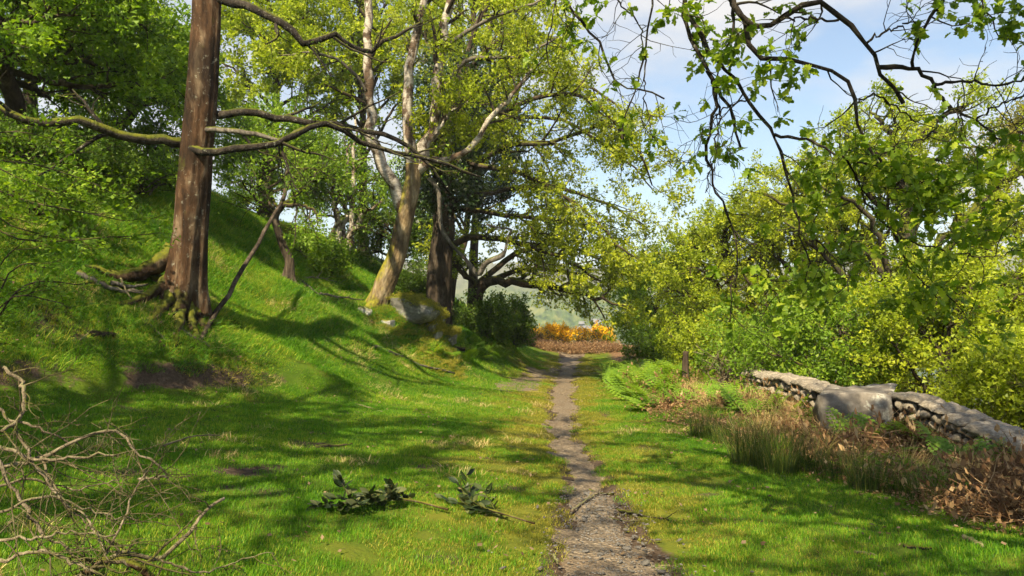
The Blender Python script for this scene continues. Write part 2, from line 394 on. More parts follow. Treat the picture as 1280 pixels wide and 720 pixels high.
def stone_mat(name, a, b, cc, scale=9., moss=0., lichen=.0):
    t = NT(name); v = t.pos(); r = t.n('ShaderNodeObjectInfo').outputs['Random']
    n = t.noise(scale, 6, .65, v); c = t.ramp(n, [(.3, a), (.52, b), (.75, cc)])
    c = t.mix(t.math('MULTIPLY', r, .45), c, b, 'MULTIPLY') if False else t.mix(t.math('MULTIPLY', r, .4), c, a)
    if lichen: c = t.mix(t.ramp(t.noise(scale * .8, 5, .7, t.pos((1.3, 1, 1))), [(.57, 0.), (.64, lichen)]), c, (.5, .5, .43))
    if moss:
        g = t.n('ShaderNodeNewGeometry'); sp = t.n('ShaderNodeSeparateXYZ'); t.l(g.outputs['Normal'], sp.inputs[0])
        m = t.math('ADD', t.math('MULTIPLY', sp.outputs['Z'], .8), t.math('SUBTRACT', t.noise(1.6, 4, .6, t.wpos()), .5 + .5 * (1 - moss)))
        c = t.mix(t.ramp(m, [(.05, 0.), (.3, 1.)]), c, t.ramp(t.noise(7, 4, .6, t.wpos()), [(.3, (.045, .065, .008)), (.7, (.16, .155, .015))]))
    return t.done(t.bsdf(c, .85, .25, t.bump(n, .7, .03)))
SHALE = stone_mat('shale', (.07, .062, .055), (.155, .142, .13), (.30, .28, .26), 6)
rng = np.random.default_rng(4)
shale = [rock_mesh('shale_chip', 60 + i, (1, .62, .26), 1, .5, SHALE) for i in range(6)]
for i in range(150):                                   # the larger loose slates on the near path
    y = 4.2 + 3.4 * rng.random() ** 1.3; x = path_x(y) + rng.normal() * path_w(y) * .7 + .10 * (y < 6)
    o = obj('stone', shale[i % 6], path, (x, y, H(x, y) + .034)); s = rng.uniform(.015, .036) * (1.5 if i < 14 else 1)
    o.scale = (s, s, s); o.rotation_euler = (rng.normal() * .25, rng.normal() * .25, rng.uniform(0, 6.3))
parts = []                                             # and the grit between them
base = [(np.array([v.co[:] for v in m.vertices]), np.array([p.vertices[:] for p in m.polygons])) for m in [rock_mesh('grit', 80 + i, (1, .7, .35), 0 + 1, .4) for i in range(3)]]
N = 2000; yy = 3.6 + 3.9 * rng.random(N) ** 1.3; xx = path_x(yy) + rng.normal(size=N) * path_w(yy) * .6; zz = ground_h(xx, yy) + .026
for j in range(N):
    V, Fq = base[j % 3]; a = rng.uniform(0, 6.3); ca, sa = math.cos(a), math.sin(a); s = rng.uniform(.006, .016)
    W = V * s; W = np.stack([W[:, 0] * ca - W[:, 1] * sa, W[:, 0] * sa + W[:, 1] * ca, W[:, 2]], 1) + np.array([xx[j], yy[j], zz[j]]); parts.append((W, Fq))
V, Fq = join(parts); obj('gravel', mesh('gravel', V, Fq, SHALE), path, kind='stuff')

# ---- the valley: water, the wooded hill across it, a pale quarry tip
t = NT('water'); wn_ = t.noise(.6, 3, .5, t.pos((1, .3, 1)))
WATER = t.done(t.bsdf((.05, .075, .09), .08, .5, t.bump(wn_, .05, .3)))
obj('lake', mesh('lake', np.array([[-200, 60, -25.2], [890, 60, -25.2], [890, 820, -25.2], [-200, 820, -25.2]]), np.array([[0, 1, 2, 3]]), WATER), kind='structure')
def hill_z(x, y):
    r = (y - 430) / 330.
    ridge = -30 + 92 * sstep(0, 1, r) * (1 + .35 * fbm(x * .006, y * .006, 61)) + 16 * fbm(x * .012, y * .012, 62)
    c = x * .16; d = y * .16
    woods = 1 - .0 * x
    return ridge + 7.5 * np.abs(fbm(c, d, 63, 3)) * 2 * woods * sstep(-28, -20, ridge) + 1.5 * fbm(x * .5, y * .5, 64, 2)
hx = np.concatenate([np.arange(-820, -140, 14.), np.arange(-140, 330, 2.2), np.arange(330, 880, 9.)]); hy = np.arange(430, 800, 3.4)
V, Fq = grid_mesh(hx, hy, hill_z)
t = NT('hill_wood'); wp = t.wpos(); n1 = t.noise(.022, 4, .6, wp); n2 = t.noise(.16, 4, .6, wp)
c = t.ramp(n2, [(.32, (.018, .040, .012)), (.5, (.060, .095, .022)), (.68, (.14, .15, .040))])
c = t.mix(t.ramp(n1, [(.5, 0.), (.66, .6)]), c, (.16, .165, .07))
sp = t.n('ShaderNodeSeparateXYZ'); t.l(wp, sp.inputs[0])
c = t.mix(t.math('MULTIPLY', t.ramp(t.math('MULTIPLY', t.math('ADD', sp.outputs['Z'], t.math('MULTIPLY', n1, 30.)), .01), [(.36, 0.), (.55, 1.)]), 1.), c, (.12, .125, .085))
obj('hill', mesh('hill', V, Fq, t.done(t.bsdf(c, 1., .05)), True), kind='structure')
q0 = P(735, 405, 560.)
parts = []
rng = np.random.default_rng(8)
for i in range(16):
    W = np.array([[-1, -1, -1], [1, -1, -1], [1, 1, -1], [-1, 1, -1], [-.8, -.6, 1], [.8, -.6, 1], [.8, .9, 1], [-.8, .9, 1.]]) * np.array([rng.uniform(2, 5), 4, rng.uniform(.5, 1.5)])
    Fb = np.array([[0, 1, 5, 4], [1, 2, 6, 5], [2, 3, 7, 6], [3, 0, 4, 7], [4, 5, 6, 7]])
    x = q0[0] + (i / 15. - .5) * 15; y = 548 + rng.normal() * 5; parts.append((W + np.array([x, y, float(hill_z(np.array([x]), np.array([y]))[0]) + rng.uniform(.3, 1.6)]), Fb))
V, Fq = join(parts); obj('quarry_terrace', mesh('quarry', V, Fq, stone_mat('quarry', (.13, .135, .14), (.18, .185, .19), (.22, .22, .23), .6)), kind='structure')

# ---- grass: short turf in small patches, laid on the lie of the ground
def tuft(name, seed, n, rad, h, w, mat, lean=.5, flat=1., bend=.5):
    rng = np.random.default_rng(seed); r = rad * np.sqrt(rng.random(n)); a = rng.uniform(0, 6.283, n)
    b = np.stack([r * np.cos(a), r * np.sin(a), np.full(n, -.008)], 1); hh = h * rng.uniform(.45, 1.2, n)
    la = rng.uniform(0, 6.283, n); ln = lean * rng.random(n); d = np.stack([np.cos(la) * ln, np.sin(la) * ln, np.ones(n)], 1)
    m = b + d * (hh * .55)[:, None]; tip = m + np.stack([d[:, 0] * (1 + bend * 2) + .1 * rng.normal(size=n), d[:, 1] * (1 + bend * 2) + .1 * rng.normal(size=n), np.full(n, .8)], 1) * (hh * .5)[:, None]
    s = np.stack([-np.sin(la), np.cos(la), np.zeros(n)], 1) * (w * rng.uniform(.6, 1.2, n))[:, None]
    V = np.stack([b - s, b + s, m + s * .8, m - s * .8, tip], 1).reshape(-1, 3); o = (np.arange(n) * 5)[:, None]
    return mesh(name, V, [o + np.array([[0, 1, 2, 3]]), o + np.array([[3, 2, 4]])], mat, False, None, dict(tint=np.concatenate([rng.random(n)] * 2)))

def scatter(name, label, variants, pts, rot, scl, kind='stuff', cat=None):
    """one object of uncountable stuff: small meshes set out on points with geometry nodes"""
    n = len(pts); me = bpy.data.meshes.new(name); me.vertices.add(n); me.vertices.foreach_set('co', np.ascontiguousarray(pts, np.float32).ravel())
    for k, a, ty in (('rot', rot, 'FLOAT_VECTOR'), ('scl', scl, 'FLOAT_VECTOR')):
        at = me.attributes.new(k, ty, 'POINT'); at.data.foreach_set('vector', np.ascontiguousarray(a, np.float32).ravel())
    o = obj(name, me, None, None, label, cat, None, kind)
    ng = bpy.data.node_groups.new(name + '_set_out', 'GeometryNodeTree')
    ng.interface.new_socket('Geometry', in_out='INPUT', socket_type='NodeSocketGeometry'); ng.interface.new_socket('Geometry', in_out='OUTPUT', socket_type='NodeSocketGeometry')
    N_, L_ = ng.nodes, ng.links; gi, go = N_.new('NodeGroupInput'), N_.new('NodeGroupOutput'); jo = N_.new('GeometryNodeJoinGeometry')
    for i, v in enumerate(variants):
        src = bpy.data.objects.new(name + '_patch', v); oi = N_.new('GeometryNodeObjectInfo'); oi.inputs['Object'].default_value = src; oi.inputs['As Instance'].default_value = True
        L_.new(oi.outputs['Geometry'], jo.inputs[0])
    iop = N_.new('GeometryNodeInstanceOnPoints'); iop.inputs['Pick Instance'].default_value = True
    rv = N_.new('FunctionNodeRandomValue'); rv.data_type = 'INT'; rv.inputs[4].default_value = 0; rv.inputs[5].default_value = len(variants) - 1
    na = N_.new('GeometryNodeInputNamedAttribute'); na.data_type = 'FLOAT_VECTOR'; na.inputs['Name'].default_value = 'rot'
    nb = N_.new('GeometryNodeInputNamedAttribute'); nb.data_type = 'FLOAT_VECTOR'; nb.inputs['Name'].default_value = 'scl'
    er = N_.new('FunctionNodeEulerToRotation'); L_.new(na.outputs[0], er.inputs[0])
    L_.new(gi.outputs[0], iop.inputs['Points']); L_.new(jo.outputs[0], iop.inputs['Instance']); L_.new(rv.outputs[2], iop.inputs['Instance Index'])
    L_.new(er.outputs[0], iop.inputs['Rotation']); L_.new(nb.outputs[0], iop.inputs['Scale']); L_.new(iop.outputs[0], go.inputs[0])
    md = o.modifiers.new('set_out', 'NODES'); md.node_group = ng
    return o

def jgrid(x0, x1, y0, y1, step, seed):
    rng = np.random.default_rng(seed); X, Y = np.meshgrid(np.arange(x0, x1, step), np.arange(y0, y1, step)); n = X.size
    return X.ravel() + (rng.random(n) - .5) * step * 1.3, Y.ravel() + (rng.random(n) - .5) * step * 1.3, rng
def lay(x, y, rng, tilt=1.):
    """Euler angles that spin a patch and lay it on the slope"""
    nn = gnormal(x, y); nn = nrm(nn * np.array([tilt, tilt, 1.])); a = rng.uniform(-np.pi, np.pi, len(x))
    # rotation Rz(a) first, then tilt about x and y
    ry = np.arctan2(nn[:, 0], nn[:, 2]); rx = -np.arcsin(np.clip(nn[:, 1], -1, 1))
    out = np.empty((len(x), 3))
    for i in range(len(x)):
        q = Matrix.Rotation(ry[i], 3, 'Y') @ Matrix.Rotation(rx[i], 3, 'X') @ Matrix.Rotation(a[i], 3, 'Z'); out[i] = q.to_euler()[:]
    return out
def inview(x, y, m=1.5): return (np.abs(x) < .70 * y + m) & (y > 2.5)

GRASS = leaf_mat('grass_blade', [(0., (.026, .078, .004)), (.45, (.056, .148, .006)), (.78, (.105, .20, .009)), (1., (.23, .24, .030))], .4, (1.2, 1.15, .35), .55, .2, wvar=1.5)
MOSSG = leaf_mat('mossy_blade', [(0., (.060, .075, .006)), (.5, (.145, .145, .012)), (1., (.27, .22, .05))], .35, (1.2, 1.15, .5), .6, .15, wvar=.8)
DRYG = leaf_mat('dry_blade', [(0., (.12, .085, .03)), (.5, (.30, .22, .09)), (1., (.50, .40, .19))], .3, (1.1, 1., .7), .7, .15)
turfs = [tuft('turf', 200 + i, 380, .17, .040, .0019, GRASS) for i in range(4)]
long_turfs = [tuft('long_turf', 210 + i, 300, .20, .072, .0026, GRASS, 1.0) for i in range(4)]
moss_turfs = [tuft('moss_turf', 220 + i, 240, .16, .026, .0022, MOSSG, .9) for i in range(3)]

x, y, rng = jgrid(-14, 5.2, 3.2, 36, .19, 1); k = inview(x, y); x, y = x[k], y[k]
s, yl, li = soil_mask(x, y), yellow_mask(x, y), litter_mask(x, y); r = rng.random(len(x))
far = sstep(9, 22, y)
u = toe(y) - x
keep = (s < .62 + .22 * r) & (li < .5) & (r < 1.02 - .55 * far) & (r > 1.15 * yl) & (u < 6.5)
xa, ya, fa, ua = x[keep], y[keep], far[keep], u[keep]
long = (ua > .9) & (rng.random(len(xa)) < .75)
def put(name, label, vs, x, y, sc, rng):
    z = ground_h(x, y); rot = lay(x, y, rng); q = rng.uniform(.75, 1.3, len(x)) * sc
    return scatter(name, label, vs, np.stack([x, y, z], 1), rot, np.stack([q, q, q * rng.uniform(.7, 1.25, len(x))], 1))
put('grass', 'short bright green turf on both sides of the path', turfs, xa[~long], ya[~long], (1 + .7 * fa)[~long], rng)
put('grass', 'longer lush grass over the slope below the trees', long_turfs, xa[long], ya[long], (1 + .5 * fa)[long], rng)
keep = (s < .72 + .28 * r) & (li < .4) & (yl > .06 + .25 * rng.random(len(x))) & (r < 1.05 - .6 * far)
kx, ky, rng = jgrid(-14, 1.5, 7, 30, .42, 3); u2 = toe(ky) - kx; k = inview(kx, ky) & (u2 > .6) & (u2 < 9) & (rng.random(len(kx)) < .35 + .5 * sstep(-.1, .15, fbm(kx * .5, ky * .5, 71))); kx, ky = kx[k], ky[k]
put('grass', 'rough tussocks of taller grass on the slope', long_turfs, kx, ky, 1.5, rng)
thatch = [tuft('thatch', 230 + i, 90, .24, .085, .0030, DRYG, 1.6) for i in range(3)]
kx, ky, rng = jgrid(-14, 3.5, 4, 30, .36, 4); k = inview(kx, ky) & (kx < verge(ky)) & (toe(ky) - kx < 9) & (rng.random(len(kx)) < .75 * sstep(.03, .16, fbm(kx * .7, ky * .7, 73)) * np.where(toe(ky) - kx > 0, 1., .35)) & (soil_mask(kx, ky) < .4); kx, ky = kx[k], ky[k]
put('dry_grass', 'straw coloured thatch of last year among the grass of the slope', thatch, kx, ky, .9, rng)
kx, ky, rng = jgrid(-14, 1.5, 6, 30, .26, 5); k = inview(kx, ky) & (toe(ky) - kx > .3) & (toe(ky) - kx < 9) & (rng.random(len(kx)) < .9 * sstep(.0, .14, fbm(kx * .45 + 9, ky * .45, 74))); kx, ky = kx[k], ky[k]
put('moss', 'yellow green moss patches among the grass of the slope', moss_turfs, kx, ky, 1.7, rng)
put('grass', 'low yellowish mossy turf along the margins of the path', moss_turfs, x[keep], y[keep], 1 + .6 * far[keep], rng)

# ================================================================== trees
OAKBARK = bark_mat('oak_bark', (.020, .015, .011), (.060, .044, .032), (.13, .105, .08), 7, .55)
REDBARK = bark_mat('brown_bark', (.010, .007, .005), (.062, .033, .017), (.22, .165, .11), 5, .75, lichen=.3)
POLEB = bark_mat('pole_bark', (.02, .015, .011), (.07, .052, .037), (.16, .13, .10), 9, 0.)
ROOTB = bark_mat('mossy_root', (.012, .008, .005), (.05, .03, .018), (.13, .10, .065), 6, .95)
DARKBARK = bark_mat('dark_bark', (.012, .010, .009), (.035, .028, .023), (.09, .075, .06), 9, .35, lichen=.35)
GREYBARK = bark_mat('grey_bark', (.05, .042, .035), (.15, .13, .11), (.30, .27, .23), 9, .4, lichen=.5)
LIMBMOSS = bark_mat('mossy_limb', (.018, .015, .011), (.05, .042, .03), (.11, .095, .07), 8, 1.15)
DEADW = bark_mat('dead_wood', (.09, .068, .045), (.20, .16, .11), (.37, .31, .23), 14, .2, ((.14, .14, .06), (.24, .24, .1)))
t = NT('birch_bark'); v = t.pos((1, 1, .7)); n1 = t.noise(3.2, 5, .65, v, .4); n2 = t.noise(16, 4, .6, t.pos((.5, .5, 2.5)))
c = t.ramp(n2, [(.3, (.20, .17, .14)), (.5, (.36, .32, .27)), (.75, (.55, .51, .45))]); c = t.mix(t.ramp(n1, [(.44, 1.), (.54, 0.)]), c, t.ramp(n2, [(.3, (.02, .014, .01)), (.7, (.12, .075, .045))]))
BIRCH = t.done(t.bsdf(c, .7, .25, t.bump(n1, .4, .02)))
BIRCHLOW = bark_mat('mossy_birch', (.045, .030, .017), (.16, .115, .062), (.36, .30, .20), 5, 1.0, ((.10, .11, .015), (.28, .24, .03)))

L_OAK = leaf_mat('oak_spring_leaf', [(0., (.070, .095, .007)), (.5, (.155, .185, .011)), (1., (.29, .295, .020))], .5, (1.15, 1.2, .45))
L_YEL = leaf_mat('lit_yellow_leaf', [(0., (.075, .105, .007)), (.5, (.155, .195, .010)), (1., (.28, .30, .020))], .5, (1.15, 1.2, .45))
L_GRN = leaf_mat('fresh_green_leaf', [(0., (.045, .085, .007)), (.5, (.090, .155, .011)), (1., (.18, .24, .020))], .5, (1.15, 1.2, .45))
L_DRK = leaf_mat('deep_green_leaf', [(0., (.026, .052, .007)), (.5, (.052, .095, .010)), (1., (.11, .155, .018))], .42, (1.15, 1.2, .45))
L_IVY = leaf_mat('ivy_leaf', [(0., (.010, .022, .007)), (.5, (.022, .045, .010)), (1., (.06, .085, .016))], .15, (1.3, 1.3, .5), .35, .5)
L_BRO = leaf_mat('bronze_leaf', [(0., (.06, .06, .010)), (.5, (.12, .115, .018)), (1., (.21, .18, .035))], .45, (1.15, 1.2, .45))

def line3(spec, k=16, wob=0., rng=None):
    """spec: list of (px, py, depth) or ready 3-D points"""
    pts = [P(*q) if not isinstance(q, np.ndarray) else q for q in spec]; L = smooth_line(pts, k)
    if wob and rng is not None:
        n = rng.normal(size=L.shape) * wob; n[0] = 0; L = L + n
    return L

def bole(pts, r0, r1, sides=22, k=26, flare=.5, flutes=5, seed=0, flare_len=.18, lump=.07, relief=0.):
    """a trunk with buttressed foot and uneven girth"""
    L = smooth_line(pts, k); s = np.linspace(0, 1, k); R = r0 + (r1 - r0) * s ** .8; R = R * (1 + flare * np.exp(-s / flare_len * 2.2))
    a = np.linspace(0, 2 * np.pi, sides, endpoint=False); rng = np.random.default_rng(seed); ph = rng.uniform(0, 6.3, 3)
    rad = 1 + (flare * .55 * np.exp(-s / flare_len * 2))[:, None] * (np.cos(flutes * a + ph[0]) * .6 + np.cos((flutes - 2) * a + ph[1]) * .4)[None] \
        + lump * np.cos(3 * a[None] + ph[2] + 5 * s[:, None]) * .6 + lump * 2 * fbm(a[None] * 1.2 + s[:, None] * 2, s[:, None] * 14 + 0 * a[None], seed + 3)
    if relief:                                         # fissured bark, running lengthwise
        ph = s[:, None] * 1.1; n = fbm(np.cos(a)[None] * 5.5 + ph * 1.3 + 20, np.sin(a)[None] * 5.5 + ph + 20, seed + 9, 4); n2 = fbm(np.cos(a)[None] * 9 + 30 + ph, np.sin(a)[None] * 9 + s[:, None] * 22 + 30, seed + 10, 3)
        rad = rad - relief * (1 - np.minimum(1, np.abs(n) * 5)) + relief * .8 * n2
    return tubes(L[None], R[None], sides, rad[None])

def dome(rng, tr, C, rad, n, tmin=.35, lift=.25, zlo=-.35, k=14, wob=.06):
    out = []
    tr = smooth_line(tr, 30); C = np.asarray(C, float); rad = np.asarray(rad, float)
    for i in range(n):
        z = zlo + (1 - zlo) * ((i + .5) / n); a = i * 2.39996 + rng.uniform(-.4, .4); q = math.sqrt(max(0., 1 - z * z))
        e = C + rad * np.array([q * math.cos(a), q * math.sin(a), z]) * rng.uniform(.62, .9)
        s = tr[int(29 * min(1, max(tmin, tmin + (1 - tmin) * ((i + .5) / n) + rng.uniform(-.1, .1))))]
        m = s + (e - s) * .5 + np.array([0, 0, lift * np.linalg.norm(e - s) * rng.uniform(.3, 1.)]) * (1 if z > 0 else .3) + rng.normal(size=3) * .06 * np.linalg.norm(e - s)
        out.append([s, m, e])
    return out

def make_tree(name, label, cat, base, bark, leaf, trunk=None, r=(.3, .15), limbs=(), limb_r=.10, b=(8, (.8, 1.8)), tw=(8, (.3, .7)), lv=16, size=.08, seed=0, group=None,
              grav=(0., -.02), limb_wob=.10, flare=.5, barkl=None, up=.6, spread=.06, bt=(.25, 1.), twig_mat=None, third=None, width=.34, part='limb', flat=1., lvt=.15, wig=.16, sides=22, droop=0., tri=True, relief=0.):
    rng = np.random.default_rng(seed); base = np.asarray(base, float); root = thing(name, label, cat, base, group)
    barkl = barkl or bark
    if trunk is not None:
        V, F = bole(trunk, r[0], r[1], 72 if relief else sides, 110 if relief else 26, flare, 5, seed, relief=relief); obj('trunk', mesh('trunk', V - base, F, bark, True), root)
    Ls, Rs = [], []
    for l in limbs:
        r0, r1, mt = limb_r, limb_r * .22, barkl
        if isinstance(l, dict): r0, r1, mt, l = l['r'][0], l['r'][1], l.get('m', barkl), l['p']
        L = line3(l, 18); L[1:] += rng.normal(size=(17, 3)) * limb_wob * r0 * 3; Rr = np.linspace(1, 0, 18) ** .8 * (r0 - r1) + r1
        Ls.append(L); Rs.append(Rr)
        V, F = tubes(L[None], Rr[None], 8); obj(part, mesh(part, V - base, F, mt, True), root)
    if not Ls: return root
    Ls, Rs = np.array(Ls), np.array(Rs)
    B, BR = grow(rng, Ls, Rs, b[0], bt, (25, 70), absL=b[1], k=7, wig=wig, grav=grav[0], rr=.55, rmin=.006, flat=flat)
    T, TR = grow(rng, B, BR, tw[0], (.2, 1.), (25, 70), absL=tw[1], k=5, wig=wig * 1.2, grav=grav[1], rr=.5, rmin=.003, flat=flat)
    geo = [tubes(B, BR, 5, cap=False), tubes(T, TR, 3, cap=False)]; ends = T
    if third:
        X, XR = grow(rng, T, TR, third[0], (.25, 1.), (30, 70), absL=third[1], k=4, wig=.2, grav=grav[1], rr=.55, rmin=.0022); geo.append(tubes(X, XR, 3, cap=False)); ends = X
    V, F = join(geo); o = obj('twigs', mesh('twigs', V - base, F, twig_mat or barkl, True), root, kind='stuff')
    if lv:
        V, q, tint = leaf_quads(rng, ends, lv, size * (1.18 if tri else 1), spread, up, lvt, width, droop=droop, tri=tri)
        obj('crown', mesh('crown', V - base, q, leaf, False, None, dict(tint=tint)), root)
    return root

# ---- 1. the big brown trunk on the slope
D1 = 12.0
b1 = P(226, 402, D1); b1[2] = H(b1[0], b1[1]) - .12
tr1 = [b1, P(229, 370, D1), P(234, 320, D1), P(243, 220, D1 - .05), P(254, 100, D1 - .1), P(259, 0, D1 - .1), P(266, -160, D1 - .1), P(262, -330, D1)]
lim1 = [
    dict(p=[(243, 182, 12.), (202, 175, 11.7), (161, 171, 11.5), (134, 160, 11.3), (101, 150, 11.1), (74, 151, 11.), (40, 152, 10.9), (0, 135, 10.8)], r=(.085, .05), m=LIMBMOSS),
    dict(p=[(236, 184, 11.8), (262, 192, 11.6), (303, 185, 11.5), (350, 177, 11.6), (380, 163, 11.8), (403, 155, 12.), (434, 168, 12.2), (464, 183, 12.4), (501, 193, 12.6), (551, 203, 12.8), (600, 222, 13)], r=(.065, .02), m=DARKBARK),
    dict(p=[(262, 145, 12.), (290, 142, 12.), (319, 143, 12.1), (363, 151, 12.2), (403, 155, 12.2), (436, 158, 12.4), (487, 172, 12.6), (530, 197, 12.9), (560, 240, 13.1)], r=(.07, .02), m=DARKBARK),
    dict(p=[(252, 166, 11.85), (280, 163, 11.7), (323, 168, 11.7), (350, 175, 11.8), (385, 158, 12.), (420, 158, 12.1)], r=(.05, .02), m=GREYBARK),
    dict(p=[(262, -2, 11.9), (303, 7, 11.7), (340, 22, 11.5), (363, 37, 11.5), (380, 52, 11.5), (403, 52, 11.5), (417, 44, 11.6), (440, 60, 11.8), (460, 64, 12.), (480, 50, 12.), (524, 30, 12.3)], r=(.075, .02), m=DARKBARK),
    dict(p=[(350, 177, 11.7), (358, 205, 11.6), (372, 240, 11.6)], r=(.02, .006), m=DARKBARK),
    dict(p=[(385, 55, 11.5), (400, 75, 11.5), (415, 96, 11.5)], r=(.02, .006), m=DARKBARK),
]
root = make_tree('oak_tree', 'tall oak with thick reddish brown trunk and mossy buttress roots on the grassy slope', 'tree', b1, REDBARK, L_GRN, tr1, (.26, .19), lim1, relief=.07,
                 b=(4, (.4, 1.5)), tw=(5, (.2, .6)), lv=2, size=.05, seed=11, flare=.5, barkl=DARKBARK, grav=(0.02, -.03))
rr = np.random.default_rng(12)
for i, (an, ln) in enumerate([(200, 1.25), (232, 1.0), (262, .8), (292, .75), (322, .6), (175, .8), (350, .5)]):
    d = np.array([math.cos(RAD(an)), math.sin(RAD(an)), 0]); k = 14; q = np.linspace(0, 1, k)[:, None]; c0 = np.array([b1[0], b1[1], 0])
    L = c0 + d * (.10 + ln * q) + rr.normal(size=(k, 3)) * .012 + np.array([-d[1], d[0], 0]) * (.18 * rr.normal() * q ** 2); g = ground_h(L[:, 0], L[:, 1])
    L[:, 2] = g - .03 + (.85 if i == 0 else .5 if i < 4 else .36) * np.exp(-q[:, 0] * 3.6)
    V, F = tubes(L[None], np.linspace(.17 if i == 0 else .12, .03, k)[None] * (1 + .04 * rr.normal(size=(1, k))), 10); obj('root', mesh('root', V - b1, F, ROOTB, True), root)
rng = np.random.default_rng(13)                        # its thin crown, mostly above the picture
cr = [dict(p=q, r=(.12, .02)) for q in dome(rng, tr1[5:], tr1[-1] + np.array([.2, .5, 1.4]), (3.6, 3.4, 2.6), 12, .25)]
Ls = np.array([line3(q['p'], 14) for q in cr]); Rs = np.tile(np.linspace(.11, .02, 14), (12, 1))
B, BR = grow(rng, Ls, Rs, 8, (.3, 1), absL=(.7, 1.7), k=6, rmin=.006); T, TR = grow(rng, B, BR, 7, absL=(.3, .7), k=4)
V, F = tubes(Ls, Rs, 7); V2, F2 = join([(V, F), tubes(B, BR, 4, cap=False), tubes(T, TR, 3, cap=False)]); obj('twigs', mesh('upper_twigs', V2 - b1, F2, DARKBARK, True), root, kind='stuff')
V, q, tint = leaf_quads(rng, T, 5, .085); obj('crown', mesh('crown', V - b1, q, L_GRN, False, None, dict(tint=tint)), root)

# ---- 2. leaning birch on the rocks, several stems
D2 = 18.5
b2 = P(468, 392, D2); b2[2] = H(b2[0], b2[1]) - .1
t2 = [b2, P(472, 380, D2), P(482, 353, D2), P(495, 322, D2), P(502, 294, D2), P(511, 254, D2), P(516, 227, D2), P(517, 205, D2)]
lim2 = [dict(p=[(506, 268, D2), (494, 240, D2), (477, 202, D2), (467, 182, D2), (462, 141, D2), (462, 101, D2), (457, 64, D2), (459, 0, D2), (450, -90, D2)], r=(.16, .06), m=OAKBARK if False else BIRCH),
        dict(p=[(515, 222, D2), (511, 198, D2), (511, 168, D2), (511, 111, D2), (513, 74, D2), (524, 30, D2), (531, -10, D2), (520, -110, D2)], r=(.15, .05), m=BIRCH),
        dict(p=[(517, 215, D2), (531, 202, D2), (538, 175, D2), (548, 128, D2), (548, 87, D2), (555, 40, D2), (565, 0, D2), (580, -110, D2)], r=(.16, .06), m=BIRCH),
        dict(p=[(548, 115, D2), (560, 100, D2), (588, 74, D2 - .3), (635, 72, D2 - .5), (660, 66, D2 - .6), (700, 45, D2 - .8)], r=(.07, .02), m=GREYBARK),
        dict(p=[(540, 200, D2), (575, 195, D2 - .2), (595, 178, D2 - .3), (615, 148, D2 - .4), (635, 128, D2 - .5), (648, 110, D2 - .5), (668, 85, D2 - .5)], r=(.09, .03), m=BIRCH),
        dict(p=[(538, 178, D2), (548, 162, D2 - .2), (565, 140, D2 - .3), (585, 127, D2 - .4)], r=(.05, .02), m=BIRCH),
        dict(p=[(553, 60, D2), (600, 30, D2 - .5), (650, 10, D2 - 1), (690, -5, D2 - 1)], r=(.06, .02), m=GREYBARK),
        dict(p=[(462, 120, D2), (430, 80, D2 - .4), (390, 66, D2 - .8), (350, 70, D2 - 1)], r=(.05, .015), m=GREYBARK)]
make_tree('birch_tree', 'leaning birch with mossy foot on the rocks and several white stems', 'tree', b2, BIRCHLOW, L_YEL, t2, (.26, .19), lim2, relief=.08, b=(8, (.7, 1.9)), tw=(8, (.3, .8)), lv=20, size=.075,
          seed=21, flare=.35, barkl=GREYBARK, grav=(.0, -.06), twig_mat=OAKBARK, bt=(.35, 1))

# ---- 3. the wide oak by the path with ivy on its trunk
D3 = 22.5
b3 = P(546, 390, D3); b3[2] = H(b3[0], b3[1]) - .3
t3 = [b3, P(547, 381, D3), P(551, 321, D3), P(555, 287, D3), P(553, 240, D3), P(556, 190, D3), P(570, 130, D3), P(580, 80, D3)]
lim3 = [dict(p=[(560, 312, D3), (580, 300, D3 - .5), (602, 297, D3 - 1), (640, 300, D3 - 1.5), (700, 322, D3 - 2), (750, 350, D3 - 2.2)], r=(0.115, .018)),
        dict(p=[(556, 225, D3), (590, 210, D3 - .6), (619, 188, D3 - 1.2), (640, 180, D3 - 1.5), (686, 180, D3 - 2), (723, 165, D3 - 2.2), (753, 156, D3 - 2.4), (800, 170, D3 - 2.2)], r=(0.108, .018), m=LIMBMOSS),
        dict(p=[(560, 250, D3), (620, 240, D3 + 1), (690, 235, D3 + 1.5), (760, 255, D3 + 2), (810, 285, D3 + 2)], r=(0.108, .018)),
        dict(p=[(570, 140, D3), (620, 100, D3 + .5), (680, 90, D3 + 1), (740, 110, D3 + 1.5), (790, 150, D3 + 1.5)], r=(0.101, .018)),
        dict(p=[(575, 110, D3), (610, 60, D3 - 1), (660, 40, D3 - 1.5), (720, 60, D3 - 2)], r=(0.086, .018)),
        dict(p=[(580, 80, D3), (600, 20, D3), (640, -20, D3 + .5), (690, -10, D3 + 1)], r=(0.086, .018)),
        dict(p=[(565, 200, D3), (640, 215, D3 - 2), (700, 240, D3 - 3), (770, 300, D3 - 3), (800, 330, D3 - 3)], r=(0.086, .018)),
        dict(p=[(572, 130, D3), (540, 70, D3 + 1.5), (520, 20, D3 + 3)], r=(0.086, .018)),
        dict(p=[(565, 180, D3), (620, 150, D3 + 3), (700, 150, D3 + 4), (780, 200, D3 + 4.5), (820, 240, D3 + 4.5)], r=(0.101, .018)),
        dict(p=[(568, 170, D3), (650, 130, D3 - 2), (730, 120, D3 - 3), (790, 180, D3 - 3), (815, 230, D3 - 2.6)], r=(0.086, .018)),
        dict(p=[(560, 260, D3), (640, 270, D3 - .5), (720, 280, D3), (790, 320, D3 + .5)], r=(0.086, .018)),
        dict(p=[(558, 230, D3), (540, 190, D3 - 2), (560, 140, D3 - 3.4), (610, 130, D3 - 4)], r=(0.072, .018))]
